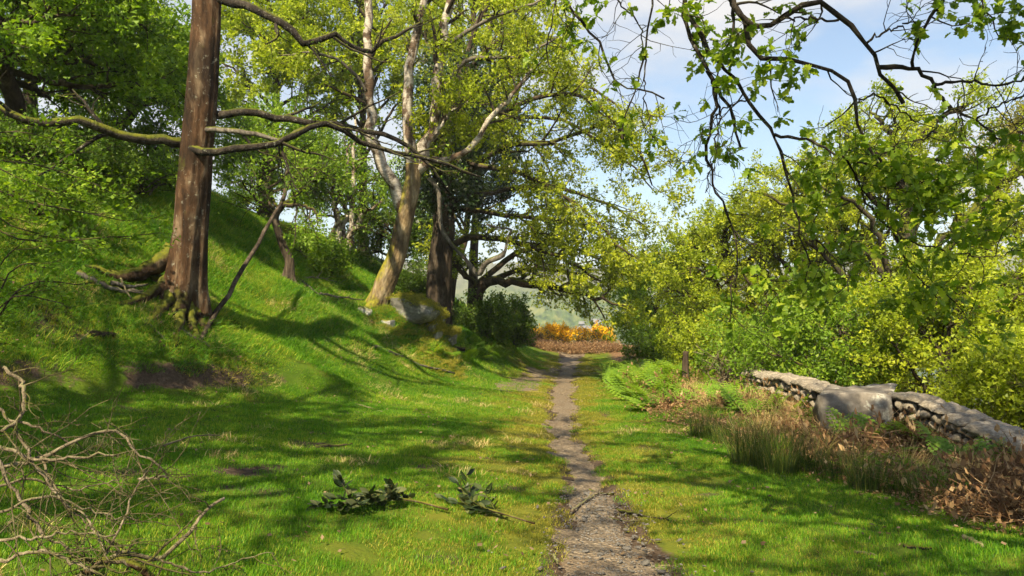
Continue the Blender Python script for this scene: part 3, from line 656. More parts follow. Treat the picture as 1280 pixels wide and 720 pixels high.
oak = make_tree('oak_tree', 'wide spreading oak with ivy-dark trunk, its crown arching over the path', 'tree', b3, OAKBARK, L_OAK, t3, (.40, .24), lim3, relief=.06, b=(12, (.8, 2.1)), tw=(9, (.4, .9)), third=(3, (.15, .4)), lv=13, size=.085,
          seed=31, flare=.4, grav=(-.02, -.05), bt=(.3, 1), spread=.05)
rng = np.random.default_rng(32)                        # ivy round the trunk and its first limbs
T3 = smooth_line(t3, 40); n = 900
i = rng.integers(19, 40, n); a = rng.uniform(0, 6.283, n); rad = rng.uniform(.25, .62, n) * (1 + .9 * sstep(.3, .9, i / 40.))
s = T3[i] + np.stack([np.cos(a) * rad, np.sin(a) * rad, rng.normal(size=n) * .25], 1)
tw = np.stack([s, s + np.stack([np.cos(a) * .25, np.sin(a) * .25, -.1 + 0 * a], 1), s + np.stack([np.cos(a) * .4, np.sin(a) * .4, -.25 + 0 * a], 1)], 1)
V, q, tint = leaf_quads(rng, tw, 12, .10, .14, .3, 0., .42); obj('ivy', mesh('ivy', V - b3, q, L_IVY, False, None, dict(tint=tint)), oak)

# ---- 4. low oak beside it whose limbs droop across the gap
D4 = 24.
b4 = P(594, 400, D4); b4[2] = H(b4[0], b4[1]) - .3
t4 = [b4, P(594, 378, D4), P(600, 358, D4), P(612, 348, D4)]
lim4 = [dict(p=[(604, 352, D4), (642, 353, D4 - .6), (689, 358, D4 - 1), (730, 368, D4 - 1.2), (767, 378, D4 - 1.4), (790, 384, D4 - 1.4)], r=(.15, .02)),
        dict(p=[(604, 352, D4), (650, 338, D4 + .5), (700, 338, D4 + .8), (750, 350, D4 + 1)], r=(.1, .02)),
        dict(p=[(606, 350, D4), (640, 320, D4), (690, 305, D4), (740, 320, D4), (780, 345, D4)], r=(.1, .02)),
        dict(p=[(600, 360, D4), (570, 330, D4 + .6), (560, 290, D4 + 1)], r=(.1, .02))]
make_tree('low_oak_tree', 'low crooked oak with drooping limbs reaching across above the path', 'tree', b4, OAKBARK, L_OAK, t4, (.24, .2), lim4, b=(11, (.6, 1.5)), tw=(9, (.3, .7)), third=(2, (.15, .3)), lv=12, size=.09, seed=41, flare=.3, grav=(-.02, -.06), bt=(.2, 1))
gl = [(536, 222, 20.5), (548, 240, 20.5), (551, 281, 20.5), (561, 301, 20.4), (582, 324, 20.3), (597, 343, 20.2), (608, 328, 20.), (629, 318, 19.9), (635, 297, 19.9), (639, 287, 19.9), (619, 284, 19.8), (608, 280, 19.8)]
L = line3(gl, 40); Lr = np.linspace(.065, .03, 40); Lr[20:30] = .075
V, F = tubes(L[None], Lr[None], 8); o = obj('limb', mesh('limb', V - b3, F, GREYBARK, True), oak); o['label'] = 'bare grey crooked limb bent in a hook'

# ---- 5. small birch clump on the bright mound
D5 = 24.
b5 = P(430, 322, D5); b5[2] = H(b5[0], b5[1]) - .1
lim5 = [dict(p=[b5, P(*a), P(*b_), P(*c_)], r=(.11, .03), m=BIRCH) for a, b_, c_ in
        [((424, 295, D5), (420, 265, D5), (408, 190, D5)), ((430, 290, D5 + .3), (432, 260, D5 + .3), (436, 180, D5 + .5)), ((438, 300, D5), (440, 265, D5), (446, 150, D5)), ((440, 295, D5 - .3), (455, 268, D5 - .5), (478, 250, D5 - .8))]]
make_tree('birch_tree', 'small clump of thin white birch stems on the sunlit mound', 'tree', b5, BIRCH, L_GRN, None, limbs=lim5, b=(8, (.7, 1.6)), tw=(8, (.3, .7)), lv=9, size=.07, seed=51, barkl=GREYBARK, twig_mat=OAKBARK, bt=(.35, 1))

# ---- 6. crooked thorn on the bank, its leaning pole
D6 = 16.5
b6 = P(359, 348, D6); b6[2] = H(b6[0], b6[1]) - .08
t6 = [b6, P(362, 328, D6), P(356, 312, D6), P(350, 295, D6), P(344, 272, D6), P(352, 258, D6)]
lim6 = [dict(p=[(352, 258, D6), (372, 256, D6 - .3), (392, 262, D6 - .4), (400, 285, D6 - .5)], r=(.055, .012)), dict(p=[(346, 270, D6), (334, 240, D6 + .3), (360, 215, D6 + .2), (352, 190, D6)], r=(.045, .01)),
        dict(p=[(350, 260, D6), (365, 225, D6 + .4), (390, 210, D6 + .8), (420, 225, D6 + 1)], r=(.05, .01)), dict(p=[(346, 268, D6), (320, 248, D6 - .4), (300, 225, D6 - .8)], r=(.04, .01)),
        dict(p=[(349, 262, D6), (330, 235, D6 + 1), (300, 190, D6 + 1.6)], r=(.045, .01)), dict(p=[(352, 256, D6), (385, 230, D6 + 1), (410, 180, D6 + 1.6)], r=(.045, .01))]
make_tree('thorn_tree', 'small crooked thorn tree with twisted stem and bared roots on the bank', 'tree', b6, OAKBARK, L_GRN, t6, (.11, .07), lim6, b=(8, (.5, 1.3)), tw=(8, (.25, .6)), lv=11, size=.06, seed=61, flare=.8, bt=(.2, 1))

# ---- 7. trees on the crest and behind: name, label, base px, depth, crown centre px, crown radii (m), leaf, dense
def wood_tree(name, label, bp, d, cp, cd, rad, leaf, seed, n=13, lv=17, size=.09, r=(.2, .1), bark=OAKBARK, group=None, tmin=.4, b=9, tw=9, bl=(.9, 1.9), up=.6, zlo=-.35, flat=1., sink=.3, width=.36, droop=0.):
    base = P(*bp, d); base[2] = H(base[0], base[1]) - sink; C = P(*cp, cd); rng = np.random.default_rng(seed)
    top = C + np.array([0, 0, rad[2] * .45]); mid = base + (top - base) * .5 + rng.normal(size=3) * np.array([.25, .25, 0]) 
    tr = [base, base + (mid - base) * .5 + rng.normal(size=3) * .1, mid, top]
    return make_tree(name, label, 'tree', base, bark, leaf, tr, r, dome(rng, tr, C, rad, n, tmin, zlo=zlo), limb_r=r[1] * .75, b=(b, bl), tw=(tw, (.35, .8)), lv=lv, size=size, seed=seed, group=group, up=up, flat=flat, width=width, sides=12, droop=droop)

WL = 'trees on the crest of the slope'
wood_tree('sycamore_tree', 'dark leafy tree overhanging the top of the slope at the picture edge', (20, 260), 15., (60, 60), 14.5, (3.0, 2.6, 1.9), L_GRN, 101, 18, 24, .085, group=WL, flat=.8, up=1.0, b=10)
wood_tree('sycamore_tree', 'dark leafy tree on the crest just beside the thick brown trunk', (140, 230), 19., (150, 95), 19., (2.3, 2.4, 2.0), L_GRN, 102, 16, 24, .09, group=WL, flat=.6, up=1.1, b=10)
wood_tree('sycamore_tree', 'tree filling the top corner above the mossy limb', (40, 200), 20., (30, -10), 20., (4.2, 3, 2.6), L_GRN, 103, 18, 24, .10, group=WL, flat=.7, up=1., b=10)
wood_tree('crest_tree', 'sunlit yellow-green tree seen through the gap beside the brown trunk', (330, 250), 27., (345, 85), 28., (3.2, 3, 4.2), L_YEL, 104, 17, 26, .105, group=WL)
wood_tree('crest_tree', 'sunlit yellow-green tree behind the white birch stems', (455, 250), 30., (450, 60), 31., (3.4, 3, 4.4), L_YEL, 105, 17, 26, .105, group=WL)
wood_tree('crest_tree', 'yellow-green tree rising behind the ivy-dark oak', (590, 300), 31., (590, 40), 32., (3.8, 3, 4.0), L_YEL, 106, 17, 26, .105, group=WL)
wood_tree('crest_tree', 'green tree low on the crest behind the crooked thorn', (320, 270), 23., (335, 205), 23.5, (2.3, 2, 1.5), L_GRN, 107, 12, 20, .08, r=(.12, .07), group=WL)
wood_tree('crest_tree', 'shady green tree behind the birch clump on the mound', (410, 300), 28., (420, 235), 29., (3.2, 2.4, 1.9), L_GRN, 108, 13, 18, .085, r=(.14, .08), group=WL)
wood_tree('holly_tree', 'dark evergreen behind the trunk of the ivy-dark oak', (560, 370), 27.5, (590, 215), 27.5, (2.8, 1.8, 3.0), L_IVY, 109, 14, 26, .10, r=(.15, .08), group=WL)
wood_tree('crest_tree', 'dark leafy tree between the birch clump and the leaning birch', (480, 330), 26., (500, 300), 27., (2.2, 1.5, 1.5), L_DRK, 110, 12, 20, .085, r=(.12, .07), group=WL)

rng = np.random.default_rng(120); bs = np.array([-8.2, -.6, H(-8.2, -.6) - .2]); ts = [bs, bs + np.array([.2, .1, 2.4]), bs + np.array([.5, .4, 4.6]), bs + np.array([1.0, .8, 7.0])]  # added tree, out of view: its crown throws shade on the left lawn
make_tree('sycamore_tree', 'unseen tree beside the camera, added to shade the left lawn', 'tree', bs, OAKBARK, L_GRN, ts, (.3, .18), dome(rng, ts, np.array([-6.2, 1.2, 8.6]), (5.2, 4.6, 2.8), 24, .35, zlo=-.3), limb_r=.11, b=(8, (.9, 2.0)), tw=(7, (.4, .9)), lv=13, size=.12, seed=120, group=WL, up=1., sides=12)

# ---- 8. the trees below the wall
WR = 'trees on the falling ground beyond the wall'
wood_tree('oak_tree', 'large yellow-green oak behind the stone wall, tallest of the trees beyond it', (1090, 470), 20., (1130, 275), 21., (4.8, 3.6, 3.9), L_YEL, 201, 20, 30, .075, r=(.32, .17), group=WR, bark=LIMBMOSS, tmin=.25, b=10, bl=(.9, 2.))
wood_tree('oak_tree', 'spreading yellow-green oak right behind the stump and dry brushwood', (900, 450), 26., (905, 345), 25., (3.3, 2.5, 2.8), L_YEL, 202, 16, 36, .075, r=(.22, .12), group=WR, tmin=.25, zlo=-.7, b=10)
wood_tree('oak_tree', 'low bushy tree closing the far end of the verge by the gorse', (815, 440), 32., (828, 380), 31., (2.3, 2.2, 2.2), L_GRN, 203, 14, 36, .075, r=(.14, .08), group=WR, tmin=.2, zlo=-.7)
wood_tree('hawthorn_tree', 'low bright green hawthorn just behind the big leaning slab', (1060, 520), 14.5, (1050, 425), 15.2, (2.6, 1.6, 1.05), L_GRN, 204, 15, 32, .058, r=(.12, .07), group=WR, tmin=.2, zlo=-.8, bl=(.5, 1.2))
wood_tree('hawthorn_tree', 'yellow-green hawthorn over the near end of the wall', (1200, 560), 13., (1215, 400), 13.6, (2.3, 1.6, 1.3), L_YEL, 205, 15, 32, .058, r=(.12, .07), group=WR, tmin=.2, zlo=-.8, bl=(.5, 1.2))
wood_tree('hazel_bush', 'bright lime green bush below the near end of the wall', (1270, 560), 10.5, (1272, 492), 10.6, (.95, .9, .75), L_YEL, 206, 14, 18, .06, r=(.05, .03), group=WR, tmin=.1, zlo=-.8, bl=(.25, .6), sink=.1)
wood_tree('oak_tree', 'yellowish oak at the picture edge behind the mossy limbed oak', (1300, 460), 25., (1310, 240), 26., (4.0, 3.2, 3.9), L_BRO, 207, 15, 17, .085, r=(.25, .13), group=WR, b=9)
wood_tree('oak_tree', 'rounded yellow-green oak between the tallest oak and the stump', (1000, 460), 24., (1000, 320), 23.5, (2.8, 2.4, 3.3), L_OAK, 208, 15, 30, .075, r=(.2, .11), group=WR, tmin=.25, zlo=-.6)

# ---- 9. bushes
def bush(name, label, px, py, d, rad, leaf, seed, n=12, lv=14, size=.06, group=None, cat='bush', bl=(.25, .7), z=None, up=.5, bark=OAKBARK, width=.34, flat=1.):
    c = P(px, py, d); base = np.array([c[0], c[1], H(c[0], c[1]) - .05]); rng = np.random.default_rng(seed); C = np.array([c[0], c[1], c[2]])
    lim = [[base + rng.normal(size=3) * np.array([.12, .12, 0]), base + (e - base) * .5 + np.array([0, 0, .1]), e] for e in [q[2] for q in dome(rng, [base, C], C, rad, n, .0, zlo=-.7)]]
    return make_tree(name, label, cat, base, bark, leaf, None, limbs=lim, limb_r=.03, b=(8, bl), tw=(7, (.15, .4)), lv=lv, size=size, seed=seed, group=group, up=up, part='stem', width=width, flat=flat)
bush('holly_bush', 'dark rounded bush beside the path end under the oak', 640, 398, 26., (.95, 1.0, 1.0), L_DRK, 301, 14, 16, .07)
bush('holly_bush', 'dark low bush over the mossy bank under the oak limbs', 600, 398, 23.4, (1.1, .8, .75), L_DRK, 302, 14, 16, .07)
hb = np.array([-7.6, 9.6, H(-7.6, 9.6) - .1])
make_tree('hazel_bush', 'light green hazel sprays reaching in over the slope at the picture edge', 'bush', hb, OAKBARK, L_GRN, None, limbs=[dict(p=[hb, P(*a), P(*c_), P(*d_)], r=(.016, .005)) for a, c_, d_ in
          [((-40, 215, 9.8), (40, 205, 9.8), (125, 232, 9.6)), ((-40, 240, 9.5), (50, 255, 9.4), (150, 275, 9.2)), ((-50, 250, 9.2), (20, 285, 8.9), (110, 300, 8.8)), ((-50, 190, 10.2), (10, 165, 10.2), (70, 175, 10.2)), ((-50, 260, 9.), (30, 300, 8.6), (190, 292, 8.8)), ((-60, 200, 10), (30, 225, 10.4), (90, 250, 10.6))]],
          b=(8, (.35, .9)), tw=(6, (.2, .45)), lv=9, size=.07, seed=303, flat=.3, up=1.6, part='stem', tri=False, bt=(.25, 1))
hb = np.array([-6.0, 8.3, H(-6.0, 8.3) - .1])
make_tree('hazel_bush', 'thin sapling shoots low on the slope below the hazel sprays', 'bush', hb, OAKBARK, L_GRN, None, limbs=[dict(p=[hb, P(*a), P(*c_)], r=(.014, .005)) for a, c_ in
          [((10, 345, 8.2), (60, 335, 8.1)), ((20, 365, 8.), (110, 355, 7.9)), ((-10, 350, 8.3), (30, 300, 8.3)), ((5, 380, 8.), (80, 378, 7.8))]],
          b=(6, (.25, .6)), tw=(5, (.12, .3)), lv=5, size=.055, seed=304, flat=.35, up=1.6, part='stem', tri=False, bt=(.3, 1))
bush('bramble_bush', 'dark tangled undergrowth bush below the crest at the picture edge', 70, 215, 16.5, (2.0, 1.0, .7), L_DRK, 305, 14, 14, .07, bl=(.4, 1.))
bush('bramble_bush', 'dark bush filling the gap under the crest tree crowns', 165, 190, 19.5, (1.7, 1.0, .9), L_DRK, 309, 14, 13, .075, bl=(.4, 1.))
bush('bramble_bush', 'dark undergrowth bush on the crest beside the brown trunk', 180, 232, 17.5, (1.3, .9, .6), L_DRK, 306, 12, 12, .07, bl=(.4, .9))
bush('bramble_bush', 'low leafy bush spilling down the bank beside the bared roots', 395, 318, 19., (.9, .7, .5), L_GRN, 307, 12, 14, .06)
bush('bramble_bush', 'shady bush behind the mossy rock and the leaning birch', 515, 352, 23.5, (.7, .7, .6), L_DRK, 308, 12, 14, .06)

def slope_bush(name, label, px, py, rad, leaf, seed, n=11, lv=11, size=.06, bl=(.3, .8), flat=.7, group='undergrowth on the upper slope'):
    g = G(px, py); base = g - np.array([0, 0, .06]); C = g + np.array([0, 0, rad[2] * .55]); rng = np.random.default_rng(seed)
    lim = [[base + rng.normal(size=3) * np.array([.15, .15, 0]), base + (q[2] - base) * .5 + np.array([0, 0, .12]), q[2]] for q in dome(rng, [base, C], C, rad, n, .0, zlo=-.3)]
    return make_tree(name, label, 'bush', base, OAKBARK, leaf, None, limbs=lim, limb_r=.022, b=(7, bl), tw=(6, (.15, .4)), lv=lv, size=size, seed=seed, group=group, up=1., part='stem', flat=flat)
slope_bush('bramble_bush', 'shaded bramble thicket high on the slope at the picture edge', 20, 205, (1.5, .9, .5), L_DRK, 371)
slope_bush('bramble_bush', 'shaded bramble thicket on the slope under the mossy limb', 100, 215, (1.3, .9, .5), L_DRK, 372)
slope_bush('bramble_bush', 'low bramble thicket on the slope just left of the brown trunk', 175, 240, (1.1, .8, .4), L_GRN, 373)
slope_bush('bramble_bush', 'leafy low growth on the slope among the hazel sprays', 40, 265, (.9, .7, .3), L_GRN, 374, lv=8)
slope_bush('bramble_bush', 'leafy low growth below the crest right of the brown trunk', 305, 262, (1.2, .8, .5), L_GRN, 375)
WB = 'bushes under the trees beyond the verge'
bush('hazel_bush', 'leafy bush directly behind the stump', 872, 428, 21., (1.2, .9, .85), L_YEL, 361, 13, 14, .07, WB, bl=(.35, .8))
bush('hazel_bush', 'leafy bush filling the gap under the low bushy tree by the gorse', 822, 432, 27., (1.2, 1., .7), L_GRN, 362, 13, 14, .07, WB, bl=(.35, .8))
bush('hazel_bush', 'leafy bush behind the dry brushwood at the end of the wall', 940, 430, 18., (1.3, .9, .8), L_GRN, 363, 13, 14, .065, WB, bl=(.35, .8))

# ---- 10. gorse in flower across the end of the path
L_GOR = leaf_mat('gorse_flower', [(0., (.42, .22, .006)), (.5, (.62, .36, .010)), (1., (.75, .50, .02))], .25, (1.2, 1.1, .4), .6, .2)
L_GOS = leaf_mat('gorse_spine', [(0., (.05, .07, .015)), (1., (.15, .15, .03))], .2)
for i, (px, py, d, r, l, fl) in enumerate([(668, 425, 40., .45, 'smallest gorse bush beside the dark holly at the path end', 8), (690, 421, 41., .6, 'gorse bush thick with orange yellow flowers beyond the path end', 22), (704, 424, 40., .5, 'gorse bush full of flowers in the middle of the path end', 20),
        (726, 424, 42., .55, 'thinner gorse bush with scattered flowers behind the brown bracken', 11), (746, 422, 41., .5, 'upright gorse bush with few flowers', 10), (758, 425, 41.5, .4, 'last gorse bush next to the bushy tree by the verge', 9)]):
    o = bush('gorse_bush', l, px, py - 2, d, (r, r, .62), L_GOS, 320 + i, 11, 8, .05, 'gorse bushes beyond the end of the path', bl=(.2, .45), up=.2, width=.2)
    rng = np.random.default_rng(340 + i); c = P(px, py - 3, d); n = fl * 60; dd = nrm(rng.normal(size=(n, 3)) + np.array([0, -.3, .5])); lump = .72 + 1.0 * np.abs(fbm(dd[:, 0] * 2.6 + i * 5, dd[:, 2] * 2.6 + dd[:, 1], 90 + i, 3)) * 2; p = c + dd * np.array([r * 1.15, r, .6]) * (lump * rng.uniform(.7, 1.05, n))[:, None]
    V, q, tint = leaf_quads(rng, np.stack([p, p + .02], 1), 2, .07, .02, .3, 0., .45); obj('blossom', mesh('blossom', V - np.array(o.location), q, L_GOR, False, None, dict(tint=tint)), o)

# ================================================================== the oak overhead, whose branches hang into view
def lobed_leaf(name, mat, seed):
    h = [(0, .0), (.03, .12), (.13, .20), (.17, .30), (.10, .36), (.22, .46), (.27, .54), (.16, .60), (.26, .70), (.27, .78), (.15, .84), (.12, .95), (0, 1.)]
    rng = np.random.default_rng(seed); V, F = [], []
    for x, y in h: V.append([0, y, -.10 * (y - .4) ** 2 * 2.2])
    for s in (1, -1):
        b = len(V)
        for x, y in h: V.append([s * x * rng.uniform(.9, 1.1), y + .02 * rng.normal(), .35 * x - .10 * (y - .4) ** 2 * 2.2 + .02 * rng.normal()])
        for i in range(len(h) - 1): F.append([i, b + i, b + i + 1, i + 1] if s > 0 else [i, i + 1, b + i + 1, b + i])
    V = np.array(V); F = np.array(F); return mesh(name, V, F, mat, False, None, dict(tint=np.full(len(F), rng.random()))), V, F
L_NEAR = leaf_mat('near_oak_leaf', [(0., (.055, .095, .008)), (.5, (.095, .150, .012)), (1., (.21, .25, .024))], .58, (1.25, 1.35, .45), .45, .35)
oakleaf = [lobed_leaf('leaf', L_NEAR, 500 + i) for i in range(5)]
rng = np.random.default_rng(50)
b9 = np.array([3.9, -2.6, H(3.9, -2.6) - .2])
t9 = [b9, b9 + np.array([0, 0, 1.2]), b9 + np.array([-.2, .2, 2.6]), b9 + np.array([-.1, .3, 4.2]), b9 + np.array([-.3, .8, 6.0])]
root9 = thing('overhanging_oak_tree', 'oak standing out of view whose dark lichened branches hang down from above', 'tree', b9)
V, F = bole(t9, .42, .25, 20, 20, .4, 5, 9); obj('trunk', mesh('trunk', V - b9, F, OAKBARK, True), root9)
hub_a, hub_b, hub_c = P(880, -150, 5.2), P(1010, -170, 5.0), P(760, -160, 5.4)
fork = t9[3]
feed = [[fork, (fork + hub_a) / 2 + np.array([.3, 0, .9]), hub_a], [fork, (fork + hub_b) / 2 + np.array([.4, 0, .7]), hub_b], [fork, (fork + hub_c) / 2 + np.array([.1, 0, 1.2]), hub_c], [fork, P(1400, -220, 3.4), P(1330, -150, 5.0)]]
for f in feed:
    L = smooth_line(f, 18); V, F = tubes(L[None], np.linspace(.13, .05, 18)[None], 9); obj('limb', mesh('limb', V - b9, F, OAKBARK, True), root9)
hang = [  # pixel traces with depth, radius at start and end (m)
    ([hub_b, (900, -60, 5.1), (914, 0, 5.0), (931, 24, 5.), (944, 71, 4.95), (978, 72, 4.9), (1018, 81, 4.9), (1052, 92, 4.9), (1069, 108, 4.9), (1072, 151, 4.9), (1085, 188, 4.9), (1106, 219, 4.9), (1129, 250, 4.95)], .030, .008),
    ([(1069, 215, 5.), (1085, 257, 5.), (1119, 294, 5.05), (1139, 338, 5.1), (1163, 361, 5.1), (1190, 372, 5.1)], .010, .004),
    ([hub_a, (905, -40, 5.), (925, 20, 4.9), (941, 34, 4.9), (964, 32, 4.9), (998, 7, 4.9), (1021, 2, 4.8), (1052, 24, 4.8), (1082, 54, 4.8), (1099, 87, 4.8), (1119, 111, 4.8), (1132, 128, 4.8)], .032, .014),
    ([(1099, 84, 4.8), (1139, 86, 4.8), (1166, 106, 4.8), (1186, 134, 4.85), (1220, 151, 4.9), (1255, 176, 4.9)], .018, .006),
    ([(1166, 105, 4.8), (1203, 101, 4.8), (1250, 106, 4.8), (1290, 95, 4.8)], .013, .008),
    ([(1141, 84, 4.8), (1146, 57, 4.7), (1163, 24, 4.7), (1181, -5, 4.7), (1215, -80, 4.7)], .011, .014),
    ([(1082, 54, 4.8), (1108, 39, 4.75), (1147, 27, 4.7)], .010, .005),
    ([(1048, 25, 4.8), (991, 22, 4.85), (964, 24, 4.9)], .010, .006),
    ([hub_a, (848, -60, 5.2), (853, 0, 5.2), (863, 44, 5.2), (880, 81, 5.15), (900, 111, 5.1), (914, 141, 5.1), (926, 185, 5.1)], .026, .011),
    ([(856, 10, 5.2), (870, 37, 5.1), (894, 77, 5.05), (917, 98, 5.), (934, 124, 5.), (958, 155, 5.), (974, 182, 5.), (984, 219, 5.), (998, 270, 5.), (1001, 304, 5.), (1015, 328, 5.)], .022, .006),
    ([(968, 168, 5.), (1001, 171, 5.), (1035, 188, 4.95), (1058, 202, 4.9), (1082, 242, 4.9), (1100, 262, 4.9)], .013, .006),
    ([(884, 88, 5.15), (892, 110, 5.2), (894, 134, 5.2), (884, 185, 5.25), (892, 230, 5.3), (900, 247, 5.3), (917, 287, 5.3), (922, 331, 5.3), (914, 365, 5.3), (914, 405, 5.3)], .016, .004),
    ([(890, 95, 5.2), (899, 150, 5.25), (888, 210, 5.3), (884, 240, 5.35)], .009, .004),
    ([hub_c, (700, -60, 5.5), (709, 0, 5.5), (723, 24, 5.5), (746, 50, 5.5), (763, 87, 5.5), (783, 111, 5.5), (803, 111, 5.45), (830, 122, 5.4)], .020, .006),
    ([hub_a, (822, -50, 5.4), (814, 0, 5.4), (807, 60, 5.4), (797, 111, 5.4), (780, 148, 5.4), (780, 178, 5.4)], .013, .005),
    ([(808, 50, 5.4), (806, 110, 5.35), (812, 140, 5.35), (816, 175, 5.3)], .008, .004),
    ([hub_c, (698, -50, 5.6), (696, 0, 5.6), (686, 44, 5.6), (682, 67, 5.6), (694, 90, 5.6)], .011, .004),
    ([(745, -30, 5.6), (786, 14, 5.5), (800, 34, 5.5), (803, 60, 5.4)], .010, .005),
    ([P(1330, -150, 5.0), (1240, -30, 5.), (1227, 0, 5.), (1240, 27, 5.), (1253, 47, 5.), (1290, 54, 5.)], .012, .004),
    ([(1069, 130, 4.9), (1095, 118, 4.9), (1120, 135, 4.9), (1145, 152, 4.9)], .009, .005),
    ([(1095, 190, 4.9), (1125, 232, 5.), (1142, 247, 5.), (1159, 267, 5.), (1206, 269, 5.)], .010, .004),
    ([(1119, 294, 5.05), (1159, 309, 5.), (1203, 317, 5.), (1247, 321, 5.), (1275, 312, 5.)], .008, .004),
    ([(998, 270, 5.), (1032, 311, 5.), (1058, 341, 5.), (1062, 362, 5.)], .008, .004),
    ([(1058, 202, 4.9), (1090, 205, 4.8), (1135, 222, 4.8), (1180, 240, 4.8)], .008, .004),
    ([(1186, 134, 4.85), (1160, 170, 4.8), (1125, 180, 4.8), (1100, 195, 4.8)], .008, .004),
    ([(1220, 151, 4.9), (1250, 130, 4.8), (1290, 115, 4.7)], .008, .005),
    ([(917, 287, 5.3), (945, 310, 5.2), (960, 345, 5.2), (975, 380, 5.2)], .006, .003),
    ([(934, 124, 5.), (905, 135, 5.), (880, 160, 5.)], .007, .004)]
Ls, Rs = [], []
for sp, r0, r1 in hang:
    L = line3(sp, 22); L[1:] += rng.normal(size=(21, 3)) * .008; R = np.linspace(r0, r1, 22) * .82 * (1 + .12 * rng.normal(size=22)); Ls.append(L); Rs.append(R)
    V, F = tubes(L[None], R[None], 7); obj('branch', mesh('branch', V - b9, F, DARKBARK, True), root9)
Ls, Rs = np.array(Ls), np.array(Rs)
B, BR = grow(rng, Ls, Rs, 6, (.25, 1), (35, 75), absL=(.18, .6), k=7, wig=.22, grav=-.05, rr=.5, rmin=.0035, shrink=.2)
T, TR = grow(rng, B, BR, 4, (.3, 1), (30, 70), absL=(.08, .28), k=5, wig=.25, grav=-.02, rr=.6, rmin=.0022, shrink=.2)
V, F = join([tubes(B, BR, 5, cap=False), tubes(T, TR, 4, cap=False)]); obj('twigs', mesh('twigs', V - b9, F, DARKBARK, True), root9, kind='stuff')
# leafy ends: rosettes of lobed leaves, thick low on the right, sparse to the left
def px_of(q):
    v = q - np.array([0, 0, CAM_Z]); cp, sp = math.cos(PITCH), math.sin(PITCH); d = v[:, 1] * cp + v[:, 2] * sp; u = -v[:, 1] * sp + v[:, 2] * cp
    return 640 + F_PX * v[:, 0] / d, 360 - F_PX * u / d
ends = np.concatenate([T[:, -1], B[:, -1], Ls[:, -1]]); tang = nrm(np.concatenate([T[:, -1] - T[:, -2], B[:, -1] - B[:, -2], Ls[:, -1] - Ls[:, -2]]))
ex, ey = px_of(ends)
pr = .10 + .88 * sstep(930, 1010, ex) * sstep(150, 215, ey) + .75 * np.exp(-(((ex - 1000) / 75) ** 2 + ((ey - 95) / 45) ** 2)) + .45 * np.exp(-(((ex - 900) / 60) ** 2 + ((ey - 60) / 50) ** 2)) + .8 * np.exp(-(((ex - 1240) / 50) ** 2 + ((ey - 15) / 35) ** 2)) + .6 * np.exp(-(((ex - 740) / 60) ** 2 + ((ey - 5) / 30) ** 2)) + .5 * np.exp(-(((ex - 880) / 40) ** 2 + ((ey - 30) / 40) ** 2)) \
   + .7 * np.exp(-(((ex - 830) / 40) ** 2 + ((ey - 5) / 25) ** 2))
sel = rng.random(len(ends)) < pr * 1.15
Lp = []
for e, d in zip(ends[sel], tang[sel]):
    for j in range(rng.integers(6, 11)):
        dd = nrm(d * .5 + rng.normal(size=3) * .75 + np.array([0, 0, -.18])); n = nrm(rng.normal(size=3) * .6 + np.array([0, 0, .9])); w = nrm(np.cross(dd, n)); n = np.cross(w, dd)
        Lp.append((e + rng.normal(size=3) * .012, np.stack([w, dd, n], 1), rng.uniform(.05, .092)))
Lp.sort(key=lambda q: -q[2] / max(q[0][1], 1))
vis = [q for q in Lp]
for i, (p, M, s) in enumerate(vis[:300]):
    o = obj('leaf', oakleaf[i % 5][0], root9); m = Matrix(M.tolist()).to_4x4(); m = Matrix.Translation(Vector(p - b9)) @ m @ Matrix.Diagonal((s, s, s, 1)); o.matrix_local = m
parts, tint = [], []
for i, (p, M, s) in enumerate(vis[300:]):
    _, V, F = oakleaf[i % 5]; parts.append(((V * s) @ M.T + p - b9, F)); tint.append(np.full(len(F), rng.random()))
V, F = join(parts); obj('foliage', mesh('foliage', V, F, L_NEAR, False, None, dict(tint=np.concatenate(tint))), root9, kind='stuff')
# the rest of its crown, above and behind the view: it shades the foreground
rng = np.random.default_rng(55)
tr = [t9[3], t9[4], t9[4] + np.array([-1.2, 1.6, 1.2])]
Ls = np.array([smooth_line(q, 12) for q in dome(rng, tr, np.array([0.6, .6, 8.6]), (6.2, 5.4, 2.6), 26, .0, zlo=-.25)]); Rs = np.tile(np.linspace(.11, .02, 12), (26, 1))
B, BR = grow(rng, Ls, Rs, 8, (.25, 1), absL=(.9, 2.0), k=6, rmin=.006); T, TR = grow(rng, B, BR, 7, absL=(.4, .9), k=4)
V, F = join([tubes(Ls, Rs, 6), tubes(B, BR, 3, cap=False)]); obj('twigs', mesh('upper_twigs', V - b9, F, OAKBARK, True), root9, kind='stuff')
V, q, tint = leaf_quads(rng, T, 9, .125, .08, tri=True); obj('crown', mesh('crown', V - b9, q, L_OAK, False, None, dict(tint=tint)), root9)

